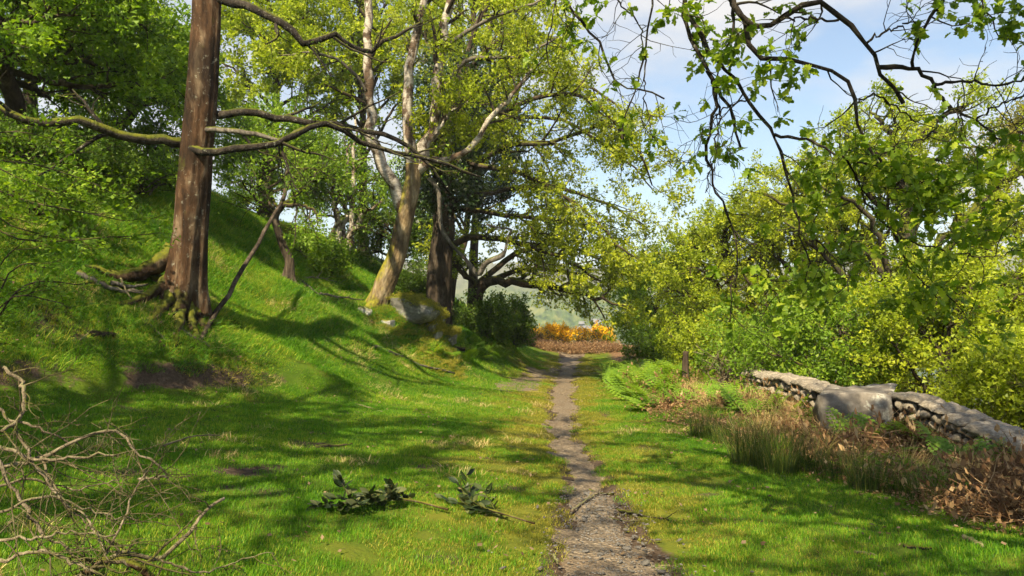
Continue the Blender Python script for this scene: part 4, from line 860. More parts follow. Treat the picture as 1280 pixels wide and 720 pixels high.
# ================================================================== stone wall with coping and the big slab
WALLST = stone_mat('wall_stone', (.13, .105, .08), (.30, .255, .20), (.47, .42, .35), 7, 0, .5)
COPE = stone_mat('coping_stone', (.11, .092, .07), (.26, .22, .175), (.42, .37, .30), 5, 0, .35)
SLAB = stone_mat('slab_stone', (.07, .06, .05), (.185, .16, .135), (.36, .33, .29), 4.5, .0, .5)
def wall_pt(s):        # s from 0 (far end) to 1 (near end)
    A = smooth_line([P(925, 462, 15.2), P(985, 472, 12.6), P(1035, 488, 11.0), P(1125, 492, 9.9), P(1195, 520, 8.9), P(1258, 548, 8.0)], 60)
    return A[int(np.clip(s, 0, 1) * 59)]
wl = thing('stone_wall', 'low dry stone wall with flat coping at the edge of the rough verge', 'wall', wall_pt(.5) * np.array([1, 1, 0]) + np.array([0, 0, H(*wall_pt(.5)[:2])]))
wb = np.array(wl.location)
rng = np.random.default_rng(70)
A = np.array([wall_pt(s) for s in np.linspace(0, 1, 60)]); tg = nrm(np.gradient(A, axis=0) * np.array([1, 1, 0])); side = np.stack([tg[:, 1], -tg[:, 0], 0 * tg[:, 0]], 1)   # towards the path side or away
side *= np.sign(-(side[:, :1]) + 1e-9) ; side = -side     # points away from the path (to the right)
if side[30, 0] < 0: side = -side
# core
prof = [(.06, -.9), (.06, -.10), (.40, -.10), (.40, -.9)]
V = np.array([[A[i] + side[i] * u + np.array([0, 0, z]) for u, z in prof] for i in range(60)]).reshape(-1, 3)
F = np.array([[i * 4 + j, i * 4 + (j + 1) % 4, i * 4 + 4 + (j + 1) % 4, i * 4 + 4 + j] for i in range(59) for j in range(4)])
obj('core', mesh('core', V - wb, F, stone_mat('wall_core', (.03, .026, .02), (.05, .04, .03), (.07, .06, .05), 8)), wl)
stones = [rock_mesh('stone', 700 + i, (1, .85, .62), 2, .35, WALLST) for i in range(7)]
s = 0.
ln = np.concatenate([[0], np.cumsum(np.linalg.norm(np.diff(A, axis=0), axis=1))])
def at_len(d): return np.array([np.interp(d, ln, A[:, k]) for k in range(3)]), np.array([np.interp(d, ln, side[:, k]) for k in range(3)]), np.array([np.interp(d, ln, tg[:, k]) for k in range(3)])
slab_rng = tuple(float(ln[np.argmin(np.linalg.norm(A - P(*q), axis=1))]) for q in ((1035, 488, 11.0), (1125, 492, 9.9)))
for course in range(5):
    d = rng.uniform(0, .15)
    while d < ln[-1] - .1:
        w = rng.uniform(.10, .24); h = .062 + .012 * rng.normal(); p, sd, tt = at_len(d + w / 2)
        if not (slab_rng[0] - .05 < d < slab_rng[1] - .1):
            z = -.16 - course * .125 + rng.normal() * .012
            o = obj('stone', stones[rng.integers(7)], wl, p + sd * (.06 + rng.normal() * .02) + np.array([0, 0, z]) - wb)
            o.scale = (w * .56, .12, max(h, .045) * 1.7); o.rotation_euler = (rng.normal() * .08, rng.normal() * .10, math.atan2(tt[1], tt[0]) + rng.normal() * .1)
        d += w * rng.uniform(.95, 1.1)
d = 0.
while d < ln[-1] - .2:                                 # coping: rough flat stones bedded end to end
    w = rng.uniform(.34, .62); p, sd, tt = at_len(min(d + w / 2, ln[-1]))
    if d + w < slab_rng[0] + .1 or d > slab_rng[1] - .25:
        n = 15; m = 11; X, Y = np.meshgrid(np.linspace(-1, 1, n), np.linspace(-1, 1, m)); X, Y = X.ravel(), Y.ravel()
        ed = np.maximum(np.abs(X) ** 6, np.abs(Y) ** 6); Zt = .5 - .8 * ed + 1.0 * fbm(X * 1.6 + d * 7, Y * 1.6, 71) + .5 * fbm(X * 5 + d * 3, Y * 5, 78, 3); Zb = -.6 + 0 * X
        Vt = np.stack([X * (1 + .05 * fbm(Y * 2, X * 0 + d, 72)), Y * (1 + .35 * fbm(X * 2 + d * 5, Y * 0, 73)), Zt], 1); Vb = np.stack([X * .97, Y * .95, Zb], 1); V = np.vstack([Vt, Vb]); N = n * m
        i = (np.arange(m - 1)[:, None] * n + np.arange(n - 1)[None]).ravel(); Ft = np.stack([i, i + 1, i + n + 1, i + n], 1); Fb = Ft[:, ::-1] + N
        ring = list(range(n)) + [n * r + n - 1 for r in range(1, m)] + list(range(N - 2, N - n - 1, -1)) + [n * r for r in range(m - 2, 0, -1)]
        Fs = np.array([[ring[j], ring[j] + N, ring[(j + 1) % len(ring)] + N, ring[(j + 1) % len(ring)]] for j in range(len(ring))])
        o = obj('coping_stone', mesh('coping_stone', V, [Ft, Fb, Fs], COPE, False), wl, p + sd * .22 + np.array([0, 0, -.045]) - wb); o.scale = (w * .5, .25, .085)
        p2, _, _ = at_len(min(d + w, ln[-1])); p1, _, _ = at_len(d); o.rotation_euler = (rng.normal() * .07, rng.normal() * .04 - math.atan2(p2[2] - p1[2], np.linalg.norm((p2 - p1)[:2])), math.atan2(tt[1], tt[0]))
    d += w * 1.03
# the slab: one thick block leaning on the wall
c8 = [P(1022, 491, 10.15), P(1114, 492, 9.95), P(1122, 479, 10.7), P(1034, 482, 11.0)]
fl = P(1030, 542, 10.05); fr = P(1118, 548, 9.85)
n = 14; m = 8; V = []
for j in range(m + 6):
    for i in range(n):
        u = i / (n - 1)
        if j < m: w = j / (m - 1); q = (c8[3] * (1 - u) + c8[2] * u) * (1 - w) + (c8[0] * (1 - u) + c8[1] * u) * w; q = q + np.array([0, 0, .10 * fbm(np.array([u * 4]), np.array([w * 3]), 75)[0] - .015 * abs(2 * u - 1) ** 9])
        else: w = (j - m + 1) / 6.; q = (c8[0] * (1 - u) + c8[1] * u) * (1 - w) + (fl * (1 - u) + fr * u) * w; q = q + np.array([0, -.05 * math.sin(math.pi * min(1, w * 1.2)) + .16 * fbm(np.array([u * 6]), np.array([w * 5]), 76)[0], 0]) + np.array([0, .03 * abs(2 * u - 1) ** 9, 0])
        V.append(q)
V = np.array(V); J = m + 6; i = (np.arange(J - 1)[:, None] * n + np.arange(n - 1)[None]).ravel(); F = np.stack([i, i + n, i + n + 1, i + 1], 1)
back = V + np.array([.12, .5, -.28]); F2 = F[:, ::-1] + len(V); N = len(V)
ring = list(range(n)) + [n * r + n - 1 for r in range(1, J)] + list(range(N - 2, N - n - 1, -1)) + [n * r for r in range(J - 2, 0, -1)]
Fs = np.array([[ring[k], ring[(k + 1) % len(ring)], ring[(k + 1) % len(ring)] + N, ring[k] + N] for k in range(len(ring))])
o = obj('slab', mesh('slab', np.vstack([V, back]) - wb, [F, F2, Fs], SLAB, False), wl); o['label'] = 'big grey slab set on end in the wall'

# ================================================================== rocks and cut logs under the leaning birch
MOSSY = stone_mat('mossy_rock', (.06, .058, .052), (.16, .155, .14), (.34, .33, .31), 4, 1.0, .6)
BARE = stone_mat('bare_rock', (.11, .105, .095), (.26, .25, .23), (.5, .49, .46), 5, .25, .3)
def rock(name, label, px, py, d, rad, seed, mat=MOSSY, rz=0., z=0., group=None):
    c = P(px, py, d); o = obj(name, rock_mesh(name, seed, (1, 1, 1), 4, .5, mat), None, c + np.array([0, 0, z]), label, 'rock', group)
    o.scale = rad; o.rotation_euler = (.1, .15, rz); return o
GR = 'rocks at the foot of the leaning birch'
rock('mossy_rock', 'big grey rock capped with yellow moss right of the leaning birch', 512, 383, 18.5, (.82, .55, .42), 801, MOSSY, -.3, group=GR)
rock('mossy_rock', 'mossy shoulder of rock stepping down towards the path', 541, 402, 18.8, (.34, .45, .40), 802, MOSSY, .4, group=GR)
rock('mossy_rock', 'small upright grey stone below the mossy shoulder', 545, 418, 18.6, (.17, .2, .42), 804, BARE, .2, group=GR)
rock('mossy_rock', 'squarish grey stone lowest on the bank near the path', 563, 424, 19.3, (.24, .25, .3), 805, MOSSY, .7, group=GR)
rock('boulder', 'pale whitish boulder in front of the leaning birch', 485, 407, 17.8, (.20, .2, .2), 806, BARE, 0, group=GR)
rock('boulder', 'grey stone tucked against the foot of the leaning birch', 455, 394, 17.9, (.2, .2, .26), 807, BARE, .5, group=GR)
rock('flat_stone', 'pale flat stone lying in the grass behind the laurel sprigs', 271, 566, *(lambda g: (g[1],))(G(271, 566)), (.15, .09, .03), 810, BARE, .2)
pts, scl = [], []
rng = np.random.default_rng(88); bpy.context.view_layer.update()
for o in [o for o in COL.objects if o.name.startswith('mossy_rock')]:
    mw = np.array(o.matrix_basis); V = np.array([v.co[:] for v in o.data.vertices]) @ mw[:3, :3].T + mw[:3, 3]; Nn = np.array([v.normal[:] for v in o.data.vertices]) @ np.linalg.inv(mw[:3, :3]); Nn = nrm(Nn)
    k = (Nn[:, 2] > .3) & (rng.random(len(V)) < .55); pts.append(V[k]); 
mx_, my_ = rng.uniform(-3.9, -1.0, 1700), rng.uniform(16.9, 19.8, 1700); k = (((mx_ + 2.4) / 1.25) ** 2 + ((my_ - 18.3) / 1.2) ** 2) < 1.2 * rng.random(1700); pts.append(np.stack([mx_[k], my_[k], ground_h(mx_[k], my_[k])], 1))
pts = np.vstack(pts); n = len(pts); q = rng.uniform(.6, 1.15, n)
scatter('moss', 'cushions of yellow green moss and grass over the rocks', moss_turfs, pts - np.array([0, 0, .01]), np.stack([rng.normal(size=n) * .3, rng.normal(size=n) * .3, rng.uniform(0, 6.3, n)], 1), np.stack([q, q, q * 2.], 1))
ENDW = bark_mat('cut_wood', (.20, .09, .04), (.34, .17, .08), (.45, .26, .13), 8, 0.)
def log(name, label, a, b_, r, mat, cap=True, cat='log', k=8, wob=.01, seed=0, group=None, sides=10):
    L = line3([a, b_] if len(np.shape(a)) == 1 else a, k); rng = np.random.default_rng(seed); L = L + rng.normal(size=L.shape) * wob; base = L[0].copy()
    V, F = tubes(L[None], np.linspace(r, r * .85, k)[None], sides); me = mesh(name, V - base, F, mat, True); o = obj(name, me, None, base, label, cat, group)
    return o
for l, a, b_, r in [('sawn log end with reddish cut face below the grey stone', P(464, 406, 17.5), P(448, 385, 18.1), .085), ('sawn log with orange cut face under the mossy hump', P(499, 421, 17.6), P(478, 412, 18.2), .08), ('thin sawn log with pale cut face lowest on the bank', P(581, 437, 19.6), P(552, 431, 19.5), .06)]:
    o = log('cut_log', l, a, b_, r, OAKBARK, group='sawn logs below the rocks')
    d = nrm(a - b_); rngc = 14; u = nrm(np.cross(d, [0, 0, 1])); v = np.cross(u, d); an = np.linspace(0, 2 * np.pi, rngc, endpoint=False)
    V = np.vstack([[d * .012], [d * .006 + (u * math.cos(t_) + v * math.sin(t_)) * r * 1.0 for t_ in an]]); obj('cut_face', mesh('cut_face', V, np.array([[0, 1 + i, 1 + (i + 1) % rngc] for i in range(rngc)]), ENDW), o)

# ================================================================== sticks, deadwood
def on_ground(pts, lift=.02): 
    return [np.array([g[0], g[1], g[2] + lift]) for g in (G(*q) for q in pts)]
def stick(label, pts, r, mat=DEADW, name='fallen_stick', seed=0, lift=None, twigs=0, cat='stick', group='sticks lying in the grass'):
    L = smooth_line(on_ground(pts, lift if lift is not None else r * .8), 14); rng = np.random.default_rng(seed); L[:, 2] = np.maximum(L[:, 2], ground_h(L[:, 0], L[:, 1]) + r * .5); L += rng.normal(size=L.shape) * r * .25; base = L[0].copy()
    geo = [tubes(L[None], np.linspace(r, r * .5, 14)[None], 7)]
    if twigs:
        B, BR = grow(rng, L[None], np.linspace(r, r * .5, 14)[None], twigs, (.2, 1), (25, 60), absL=(.15, .5), k=6, wig=.2, grav=0.02); geo.append(tubes(B, BR, 5))
    V, F = join(geo); return obj(name, mesh(name, V - base, F, mat, True), None, base, label, cat, group)
stick('long pale forked stick on the slope below the mossy rocks', [(468, 436), (500, 447), (525, 458), (568, 468)], .045, GREYBARK, seed=1, twigs=2)
stick('short stub of log on the slope below the brown trunk', [(117, 423), (144, 423)], .055, OAKBARK, seed=2)
stick('thin stick leaning on the stub of log', [(100, 427), (116, 414)], .014, seed=3)
stick('thick dead stick among the roots of the brown trunk', [(98, 347), (118, 357), (140, 366), (178, 370)], .05, GREYBARK, seed=4, lift=.06, twigs=3)
stick('second dead stick piled beside the buttress roots', [(140, 362), (160, 366), (185, 364)], .04, GREYBARK, seed=5, lift=.10, twigs=2)
stick('thin stick crossing the piled sticks by the roots', [(150, 358), (156, 372), (164, 384)], .018, seed=6, lift=.12)
stick('thin curved stick in the grass below the brown trunk', [(180, 402), (195, 415), (212, 432)], .016, seed=7)
stick('grey mottled stick lying at the foot of the brown trunk', [(222, 410), (236, 420), (262, 434)], .03, GREYBARK, seed=8)
stick('pale straight stick on the lawn short of the path fork', [(444, 506), (478, 516)], .016, seed=9)
stick('thin arched stick in the grass above the flat stone', [(205, 564), (240, 552), (275, 550)], .012, seed=10, lift=.05)
stick('dark twig across the path where the gravel starts', [(733, 613), (752, 618), (768, 619)], .012, DARKBARK, seed=11)
stick('longer dark twig on the gravel of the path', [(770, 640), (800, 645), (835, 652)], .014, DARKBARK, seed=12, twigs=2)
stick('bent mossy twig lying on the edge of the gravel', [(714, 645), (732, 632), (748, 622)], .012, seed=13, lift=.04, twigs=2)
stick('thin bark strip along the gravel beside the twigs', [(745, 643), (775, 652), (800, 652)], .008, GREYBARK, seed=14)
stick('pale peeled stick on the sunlit lawn near the verge', [(1205, 676), (1228, 686)], .022, seed=15)
stick('dark stick lying in the sunlit lawn', [(1130, 685), (1165, 689)], .014, DARKBARK, seed=16)
stick('pale thin stick on the lawn beside the dark stick', [(1068, 692), (1095, 696)], .012, seed=17)
stick('grey stick on the lawn near the rushes', [(1042, 655), (1075, 662)], .008, seed=18)
stick('brown leafy bark piece on the lawn behind the laurel', [(395, 561), (440, 557)], .022, ENDW if False else OAKBARK, seed=19)
stick('small pale twig standing out of the turf by the path edge', [(692, 704), (698, 716)], .012, seed=20, lift=.05)
stick('thin dead branch lying along the slope under the crooked thorn', [(375, 352), (392, 366), (408, 378)], .025, GREYBARK, seed=21, lift=.05, twigs=3)
stick('dead branch lying level below the bared roots', [(380, 351), (400, 352), (430, 360)], .03, GREYBARK, seed=22, lift=.08, twigs=3)
stick('tangle of dead branch beside the foot of the leaning birch', [(400, 372), (430, 378), (455, 380)], .03, GREYBARK, seed=23, lift=.1, twigs=6)
# the pole leaning against the brown trunk
a, b_ = P(250, 358, 11.6), P(352, 254, 15.6); a[2] = H(a[0], a[1]) - .03
log('leaning_pole', 'thin straight pole leaning up from the foot of the brown trunk', [a, a + (b_ - a) * .5 + np.array([.02, 0, .04]), b_], None, .042, POLEB, cat='branch', k=12, seed=3, sides=7)

# ---- brushwood heap in the near corner
bw = [([(-40, 590, 3.9), (0, 584, 3.9), (50, 574, 3.9), (78, 560, 3.9), (101, 547, 3.95), (144, 540, 4.), (171, 564, 4.), (212, 592, 4.05)], .016, .006),
      ([(-40, 548, 3.8), (0, 560, 3.8), (47, 574, 3.8), (100, 571, 3.85), (152, 566, 3.9)], .014, .006), ([(-30, 470, 3.9), (0, 510, 3.9), (12, 524, 3.9), (39, 531, 3.9), (86, 553, 4.)], .012, .006),
      ([(4, 459, 4.), (23, 475, 4.), (31, 498, 3.95), (23, 524, 3.9), (0, 540, 3.8)], .012, .013), ([(280, 623, 4.3), (257, 638, 4.2), (233, 669, 4.1), (198, 697, 4.), (163, 693, 3.9), (128, 704, 3.8), (105, 718, 3.7), (60, 745, 3.6)], .010, .022),
      ([(173, 599, 4.), (192, 597, 4.), (212, 595, 4.05)], .008, .008), ([(90, 725, 3.7), (113, 712, 3.7), (130, 703, 3.7), (148, 700, 3.75), (168, 705, 3.75), (188, 722, 3.8)], .026, .022),
      ([(-10, 560, 3.7), (12, 603, 3.7), (54, 666, 3.7), (86, 689, 3.7), (117, 712, 3.7)], .013, .008), ([(-20, 674, 3.6), (50, 673, 3.6), (78, 666, 3.65), (144, 671, 3.7)], .010, .006),
      ([(117, 712, 3.7), (150, 660, 3.85), (170, 610, 3.95), (180, 590, 4.)], .010, .004), ([(20, 540, 3.9), (50, 590, 3.8), (90, 640, 3.8), (150, 690, 3.8)], .010, .005), ([(0, 640, 3.6), (60, 620, 3.7), (120, 640, 3.8), (170, 650, 3.9)], .009, .004),
      ([(50, 570, 3.9), (75, 620, 3.8), (110, 650, 3.75), (140, 700, 3.7)], .009, .005), ([(198, 697, 4.), (250, 715, 4.1), (300, 700, 4.3), (340, 690, 4.4)], .009, .003), ([(0, 700, 3.6), (60, 690, 3.6), (130, 720, 3.6)], .012, .008), ([(-10, 610, 3.8), (40, 600, 3.9), (90, 610, 4.), (150, 600, 4.1)], .009, .004)]
b0 = np.array([-2.3, 3.75, H(-2.3, 3.75)])
brush = thing('brushwood_heap', 'tangled heap of pale dead branches in the near corner of the grass', 'branches', b0)
rng = np.random.default_rng(91); Ls, Rs = [], []
for sp, r0, r1 in bw:
    L = line3(sp, 20); L[1:] += rng.normal(size=(19, 3)) * .006; R = np.linspace(r0, r1, 20) * .78 * (1 + .08 * rng.normal(size=20)); Ls.append(L); Rs.append(R)
    V, F = tubes(L[None], R[None], 8); obj('branch', mesh('branch', V - b0, F, DEADW if r0 < .025 else REDBARK, True), brush)
Ls, Rs = np.array(Ls), np.array(Rs)
B, BR = grow(rng, Ls, Rs, 9, (.05, 1), (30, 75), absL=(.15, .55), k=8, wig=.17, grav=0., rr=.5, rmin=.003, shrink=.1); T, TR = grow(rng, B, BR, 3, (.2, 1), (30, 80), absL=(.06, .22), k=5, wig=.3, rr=.6, rmin=.002)
V, F = join([tubes(B, BR, 5), tubes(T, TR, 4)]); obj('twigs', mesh('twigs', V - b0, F, bark_mat('dull_twig', (.05, .04, .022), (.12, .10, .055), (.24, .20, .12), 14, .2), True), brush, kind='stuff')

# ---- broken laurel sprigs on the lawn
L_LAU = leaf_mat('laurel_leaf', [(0., (.012, .024, .007)), (.65, (.032, .047, .013)), (1., (.11, .12, .045))], .12, (1.2, 1.2, .6), .45, .3)
def laurel_leaf(seed):
    rng = np.random.default_rng(seed); ys = np.linspace(0, 1, 7); w = .21 * np.sin(np.pi * ys ** .85) ** .8; curl = rng.uniform(-.25, .3)
    V = [[0, y, curl * (y - .3) ** 2] for y in ys] + [[ww, y, curl * (y - .3) ** 2 + .25 * ww] for y, ww in zip(ys, w)] + [[-ww, y, curl * (y - .3) ** 2 + .25 * ww] for y, ww in zip(ys, w)]
    F = [[i, 7 + i, 8 + i, i + 1] for i in range(6)] + [[i, i + 1, 15 + i, 14 + i] for i in range(6)]; return mesh('leaf', np.array(V), np.array(F), L_LAU, False, None, dict(tint=np.full(12, (seed % 8) / 7.)))
lleaf = [laurel_leaf(900 + i) for i in range(8)]
def laurel(label, px_pts, nl, seed, tail=None, hmax=.22):
    rng = np.random.default_rng(seed); main = on_ground(px_pts, .045); base = main[0].copy(); root = thing('laurel_sprig', label, 'branch', base, 'broken laurel sprigs on the lawn')
    L = smooth_line(main, 14); L[:, 2] += .02 * np.sin(np.linspace(0, 3.1, 14)); R = np.linspace(.012, .006, 14); V, F = tubes(L[None], R[None], 7); obj('stem', mesh('stem', V - base, F, REDBARK, True), root)
    B, BR = grow(rng, L[None], R[None], 13, (.3, 1.), (20, 60), absL=(.12, .30), k=6, wig=.15, grav=.05, rr=.6, rmin=.003, shrink=.0)
    B[:, :, 2] = np.maximum(B[:, :, 2], ground_h(B[:, :, 0].ravel(), B[:, :, 1].ravel()).reshape(B.shape[:2]) + .045)
    for bb, br in zip(B, BR): V, F = tubes(bb[None], br[None], 5); obj('twig', mesh('twig', V - base, F, REDBARK, True), root)
    for i in range(nl):
        bb = B[rng.integers(len(B))]; j = rng.integers(1, 6); p = bb[j]; d = nrm(nrm(bb[j] - bb[j - 1]) * .7 + rng.normal(size=3) * .6 * np.array([1, 1, .45])); n = nrm(rng.normal(size=3) * .55 + np.array([0, -.15, .8])); w = nrm(np.cross(d, n)); n = np.cross(w, d); s = rng.uniform(.065, .12)
        tip = p + d * s
        if tip[2] < H(tip[0], tip[1]) + .05: d[2] += .3; d = nrm(d); w = nrm(np.cross(d, n)); n = np.cross(w, d)
        o = obj('leaf', lleaf[rng.integers(8)], root); o.matrix_local = Matrix.Translation(Vector(p - base)) @ Matrix(np.stack([w, d, n], 1).tolist()).to_4x4() @ Matrix.Diagonal((s, s, s, 1))
laurel('larger laurel sprig with dark glossy leaves lying on the lawn, stem towards the path', [(560, 644), (520, 636), (490, 634), (455, 636), (425, 638)], 250, 61)
laurel('smaller laurel sprig with drooping leaves on the lawn next to the path', [(668, 662), (635, 654), (605, 646), (585, 640), (576, 636)], 105, 62)

# ================================================================== the rough verge
t = NT('weathered_post'); n1 = t.noise(12, 5, .6, t.pos((1, 1, .15))); POST = t.done(t.bsdf(t.ramp(n1, [(.3, (.025, .018, .013)), (.6, (.08, .058, .042)), (.8, (.15, .12, .09))]), .9, .1, t.bump(n1, .6, .02)))
c = P(857, 448, 17.); hb = H(c[0], c[1]); top = P(857, 439, 17.)[2]
V, F = bole([np.array([0, 0, -.1]), np.array([.0, 0, .3]), np.array([.01, .0, top - hb])], .09, .065, 14, 16, .25, 4, 3, lump=.25, relief=.12); 
obj('tree_stump', mesh('tree_stump', V, F, POST, True), None, (c[0], c[1], hb), 'weathered upright stump standing among the ferns before the brushwood', 'stump')
c = P(905, 452, 15.5); b0 = np.array([c[0], c[1], H(c[0], c[1])]); rng = np.random.default_rng(95)
br2 = thing('dry_brushwood', 'heap of dry bare branches beside the stump at the end of the wall', 'branches', b0)
Ls = np.array([smooth_line([b0 + np.array([rng.uniform(-.5, .7), rng.uniform(-.3, .3), .05]), b0 + np.array([rng.uniform(-.3, .6), rng.uniform(-.3, .3), rng.uniform(.3, .6)]), b0 + np.array([rng.uniform(-.7, 1.1), rng.uniform(-.4, .4), rng.uniform(.5, 1.15)])], 12) for _ in range(15)])
for L in Ls: V, F = tubes(L[None], np.linspace(.016, .007, 12)[None], 6); obj('branch', mesh('branch', V - b0, F, DEADW, True), br2)
B, BR = grow(rng, Ls, np.tile(np.linspace(.016, .007, 12), (15, 1)), 8, absL=(.25, .7), k=6, wig=.2, grav=-.03, rmin=.004); V, F = tubes(B, BR, 4); obj('twigs', mesh('twigs', V - b0, F, DEADW, True), br2, kind='stuff')

# ---- rushes
RUSH = leaf_mat('rush_blade', [(0., (.020, .038, .008)), (.5, (.045, .075, .012)), (.8, (.11, .115, .022)), (1., (.30, .22, .09))], .25, (1.2, 1.2, .5), .5, .25)
def rush_mesh(seed, n, h, rad, mat):
    rng = np.random.default_rng(seed); r = rad * np.sqrt(rng.random(n)); a = rng.uniform(0, 6.283, n); b = np.stack([r * np.cos(a), r * np.sin(a), np.full(n, -.03)], 1); hh = h * rng.uniform(.5, 1.1, n)
    ln = rng.normal(size=(n, 2)) * .16 + np.stack([np.cos(a), np.sin(a)], 1) * (r / rad * .28)[:, None]; k = 4; s = np.linspace(0, 1, k)
    Pt = b[:, None] + np.stack([ln[:, None, 0] * s ** 1.6 * hh[:, None], ln[:, None, 1] * s ** 1.6 * hh[:, None], s[None] * hh[:, None] * (1 - .15 * s)], -1)
    w = .0036 * rng.uniform(.7, 1.3, n); an = rng.uniform(0, 3.14, n); sd = np.stack([np.cos(an), np.sin(an), 0 * an], 1) * w[:, None]
    V = np.stack([Pt - sd[:, None] * (1 - .85 * s)[None, :, None], Pt + sd[:, None] * (1 - .85 * s)[None, :, None]], 2).reshape(-1, 3); o = (np.arange(n) * 2 * k)[:, None, None] + (np.arange(k - 1) * 2)[None, :, None]
    F = (o + np.array([0, 1, 3, 2])).reshape(-1, 4); tint = np.repeat(np.clip(rng.random(n) * .8, 0, 1), k - 1) + np.tile(np.linspace(0, .25, k - 1), n); return mesh('rush_clump', V, F, mat, False, None, dict(tint=np.clip(tint, 0, 1)))
for i, (px, py, h, n, rad, l) in enumerate([(878, 548, .60, 200, .18, 'first rush clump from the fern bed, standing at the lawn edge'), (905, 556, .52, 170, .16, 'second rush clump from the fern bed at the lawn edge'), (938, 580, .70, 420, .22, 'tallest and darkest rush clump at the lawn edge'), (972, 590, .62, 360, .21, 'dark rush clump touching the tallest one'),
        (1012, 590, .58, 210, .18, 'rush clump in front of the left end of the slab'), (1050, 600, .50, 190, .17, 'rush clump below the middle of the slab'), (1085, 612, .54, 210, .18, 'bright tipped rush clump below the near end of the slab'), (1128, 618, .42, 130, .16, 'thin rush clump before the brown bracken'), (1158, 628, .42, 130, .16, 'last rush clump before the dark leaf litter')]):
    g = G(px, py); obj('rush_clump', rush_mesh(960 + i, n, h, rad, RUSH), None, g, l, 'rushes', 'rush clumps along the lawn edge')
def verge_pts(n, seed, y0, y1, e0, e1):
    rng = np.random.default_rng(seed); y = rng.uniform(y0, y1, n); x = verge(y) + rng.uniform(e0, e1, n); return x, y, rng
dry = [rush_mesh(980 + i, 60, .42, .16, DRYG) for i in range(3)]
x, y, rng = verge_pts(420, 97, 7.5, 17, .75, 2.6); k = rng.random(len(x)) < .25 + .75 * sstep(9.8, 11, y); x, y = x[k], y[k]; n = len(x); q = rng.uniform(.5, 1.15, n)
scatter('dry_grass', 'straw coloured dead grass standing in the rough verge', dry, np.stack([x, y, ground_h(x, y)], 1), np.stack([rng.normal(size=n) * .15, rng.normal(size=n) * .15, rng.uniform(0, 6.3, n)], 1), np.stack([q, q, q], 1))
x, y, rng = verge_pts(560, 98, 7.5, 30, .1, 2.8); n = len(x); q = rng.uniform(.8, 1.6, n)
scatter('grass', 'coarse green grass growing through the rough verge', long_turfs, np.stack([x, y, ground_h(x, y)], 1), np.stack([0 * x, 0 * x, rng.uniform(0, 6.3, n)], 1), np.stack([q, q, q * 1.3], 1))

# ---- bracken: dead rust-brown fronds, fresh green ones
def frond(seed, mat, L=.6, npair=11, droop=.5, width=.34, sub=3):
    rng = np.random.default_rng(seed); V, F = [], []
    s = np.linspace(0, 1, npair + 2); sp = np.stack([L * s * (1 - .2 * droop * s), 0 * s, L * (.75 * s - droop * .75 * s ** 2)], 1)
    R, Fr = tubes(sp[None], np.linspace(.004, .0015, len(s))[None], 3, cap=False); geo = [(R, Fr)]
    for i in range(2, npair + 1):
        ln = width * L * math.sin(math.pi * (s[i] * .82 + .16)) ** 1.1
        for sd in (1, -1):
            b = sp[i]; d = nrm(np.array([.45, sd * 1., -.12 + .05 * rng.normal()])); nn = np.array([0, 0, 1.]); w = nrm(np.cross(nn, d))
            for j in range(sub * 2):
                u = (j // 2 + .35) / sub; q = b + d * ln * u; wl = ln * .30 * (1 - .65 * u) * (1 if j % 2 else -1); tp = q + w * wl + d * abs(wl) * .4; o = np.array([q - d * ln * .5 / sub, q + d * ln * .45 / sub, tp, tp - d * ln * .22 / sub]); geo.append((o, np.array([[0, 1, 2, 3]])))
    V, F = join(geo); return V, F
def fern_mesh(seed, mat, nf=5, L=.55, droop=.5, tilt=(20, 60)):
    rng = np.random.default_rng(seed); geo = []
    for i in range(nf):
        V, F = frond(seed * 10 + i, mat, L * rng.uniform(.7, 1.15), 10, droop * rng.uniform(.6, 1.3)); a = i * 6.283 / nf + rng.uniform(-.5, .5); e = math.radians(rng.uniform(*tilt)) - .6
        M = np.array((Matrix.Rotation(a, 3, 'Z') @ Matrix.Rotation(-e, 3, 'Y') @ Matrix.Rotation(rng.normal() * .3, 3, 'X'))); geo.append((V @ M.T, F))
    V, F = join(geo); nF = sum(len(f) for f in F); return mesh('fern', V, F, mat, False, None, dict(tint=rng.random(nF) * .4 + rng.random() * .6))
FERN = leaf_mat('fern_green', [(0., (.055, .11, .010)), (.5, (.10, .17, .014)), (1., (.20, .25, .025))], .45, (1.4, 1.3, .5))
DEADF = leaf_mat('bracken_brown', [(0., (.06, .030, .015)), (.45, (.16, .088, .044)), (.75, (.28, .18, .09)), (1., (.42, .31, .18))], .25, (1.1, .95, .7), .8, .1)
ferns = [fern_mesh(1000 + i, FERN, 5, .55, .5) for i in range(5)]
def tangle(seed):
    rng = np.random.default_rng(seed); n = 70; a = rng.uniform(0, 6.283, n); ln = rng.uniform(.10, .38, n); el = np.abs(rng.normal(size=n)) * .35; c = np.stack([rng.normal(size=n) * .16, rng.normal(size=n) * .16, rng.uniform(0, .10, n)], 1)
    d = np.stack([np.cos(a) * np.cos(el), np.sin(a) * np.cos(el), np.sin(el)], 1); k = 4; q = np.linspace(0, 1, k); L = c[:, None] + d[:, None] * (ln[:, None] * q)[:, :, None]; L[:, :, 2] -= (.25 * ln[:, None] * q ** 2) * rng.uniform(0, 1, (n, 1)); L[:, 1:] += rng.normal(size=(n, k - 1, 3)) * .012
    V, F = tubes(L, np.tile(np.linspace(.0032, .0014, k), (n, 1)), 3, cap=False); t1 = np.repeat(rng.random(n), 3 * (k - 1)); W, Q, t2 = leaf_quads(rng, L, 3, .05, .02, .2, .2, .3); V2, F2 = join([(V, F), (W, Q)])
    return mesh('tangle', V2, F2, DEADF, False, None, dict(tint=np.concatenate([t1, t2])))
tangles = [tangle(1060 + i) for i in range(5)]
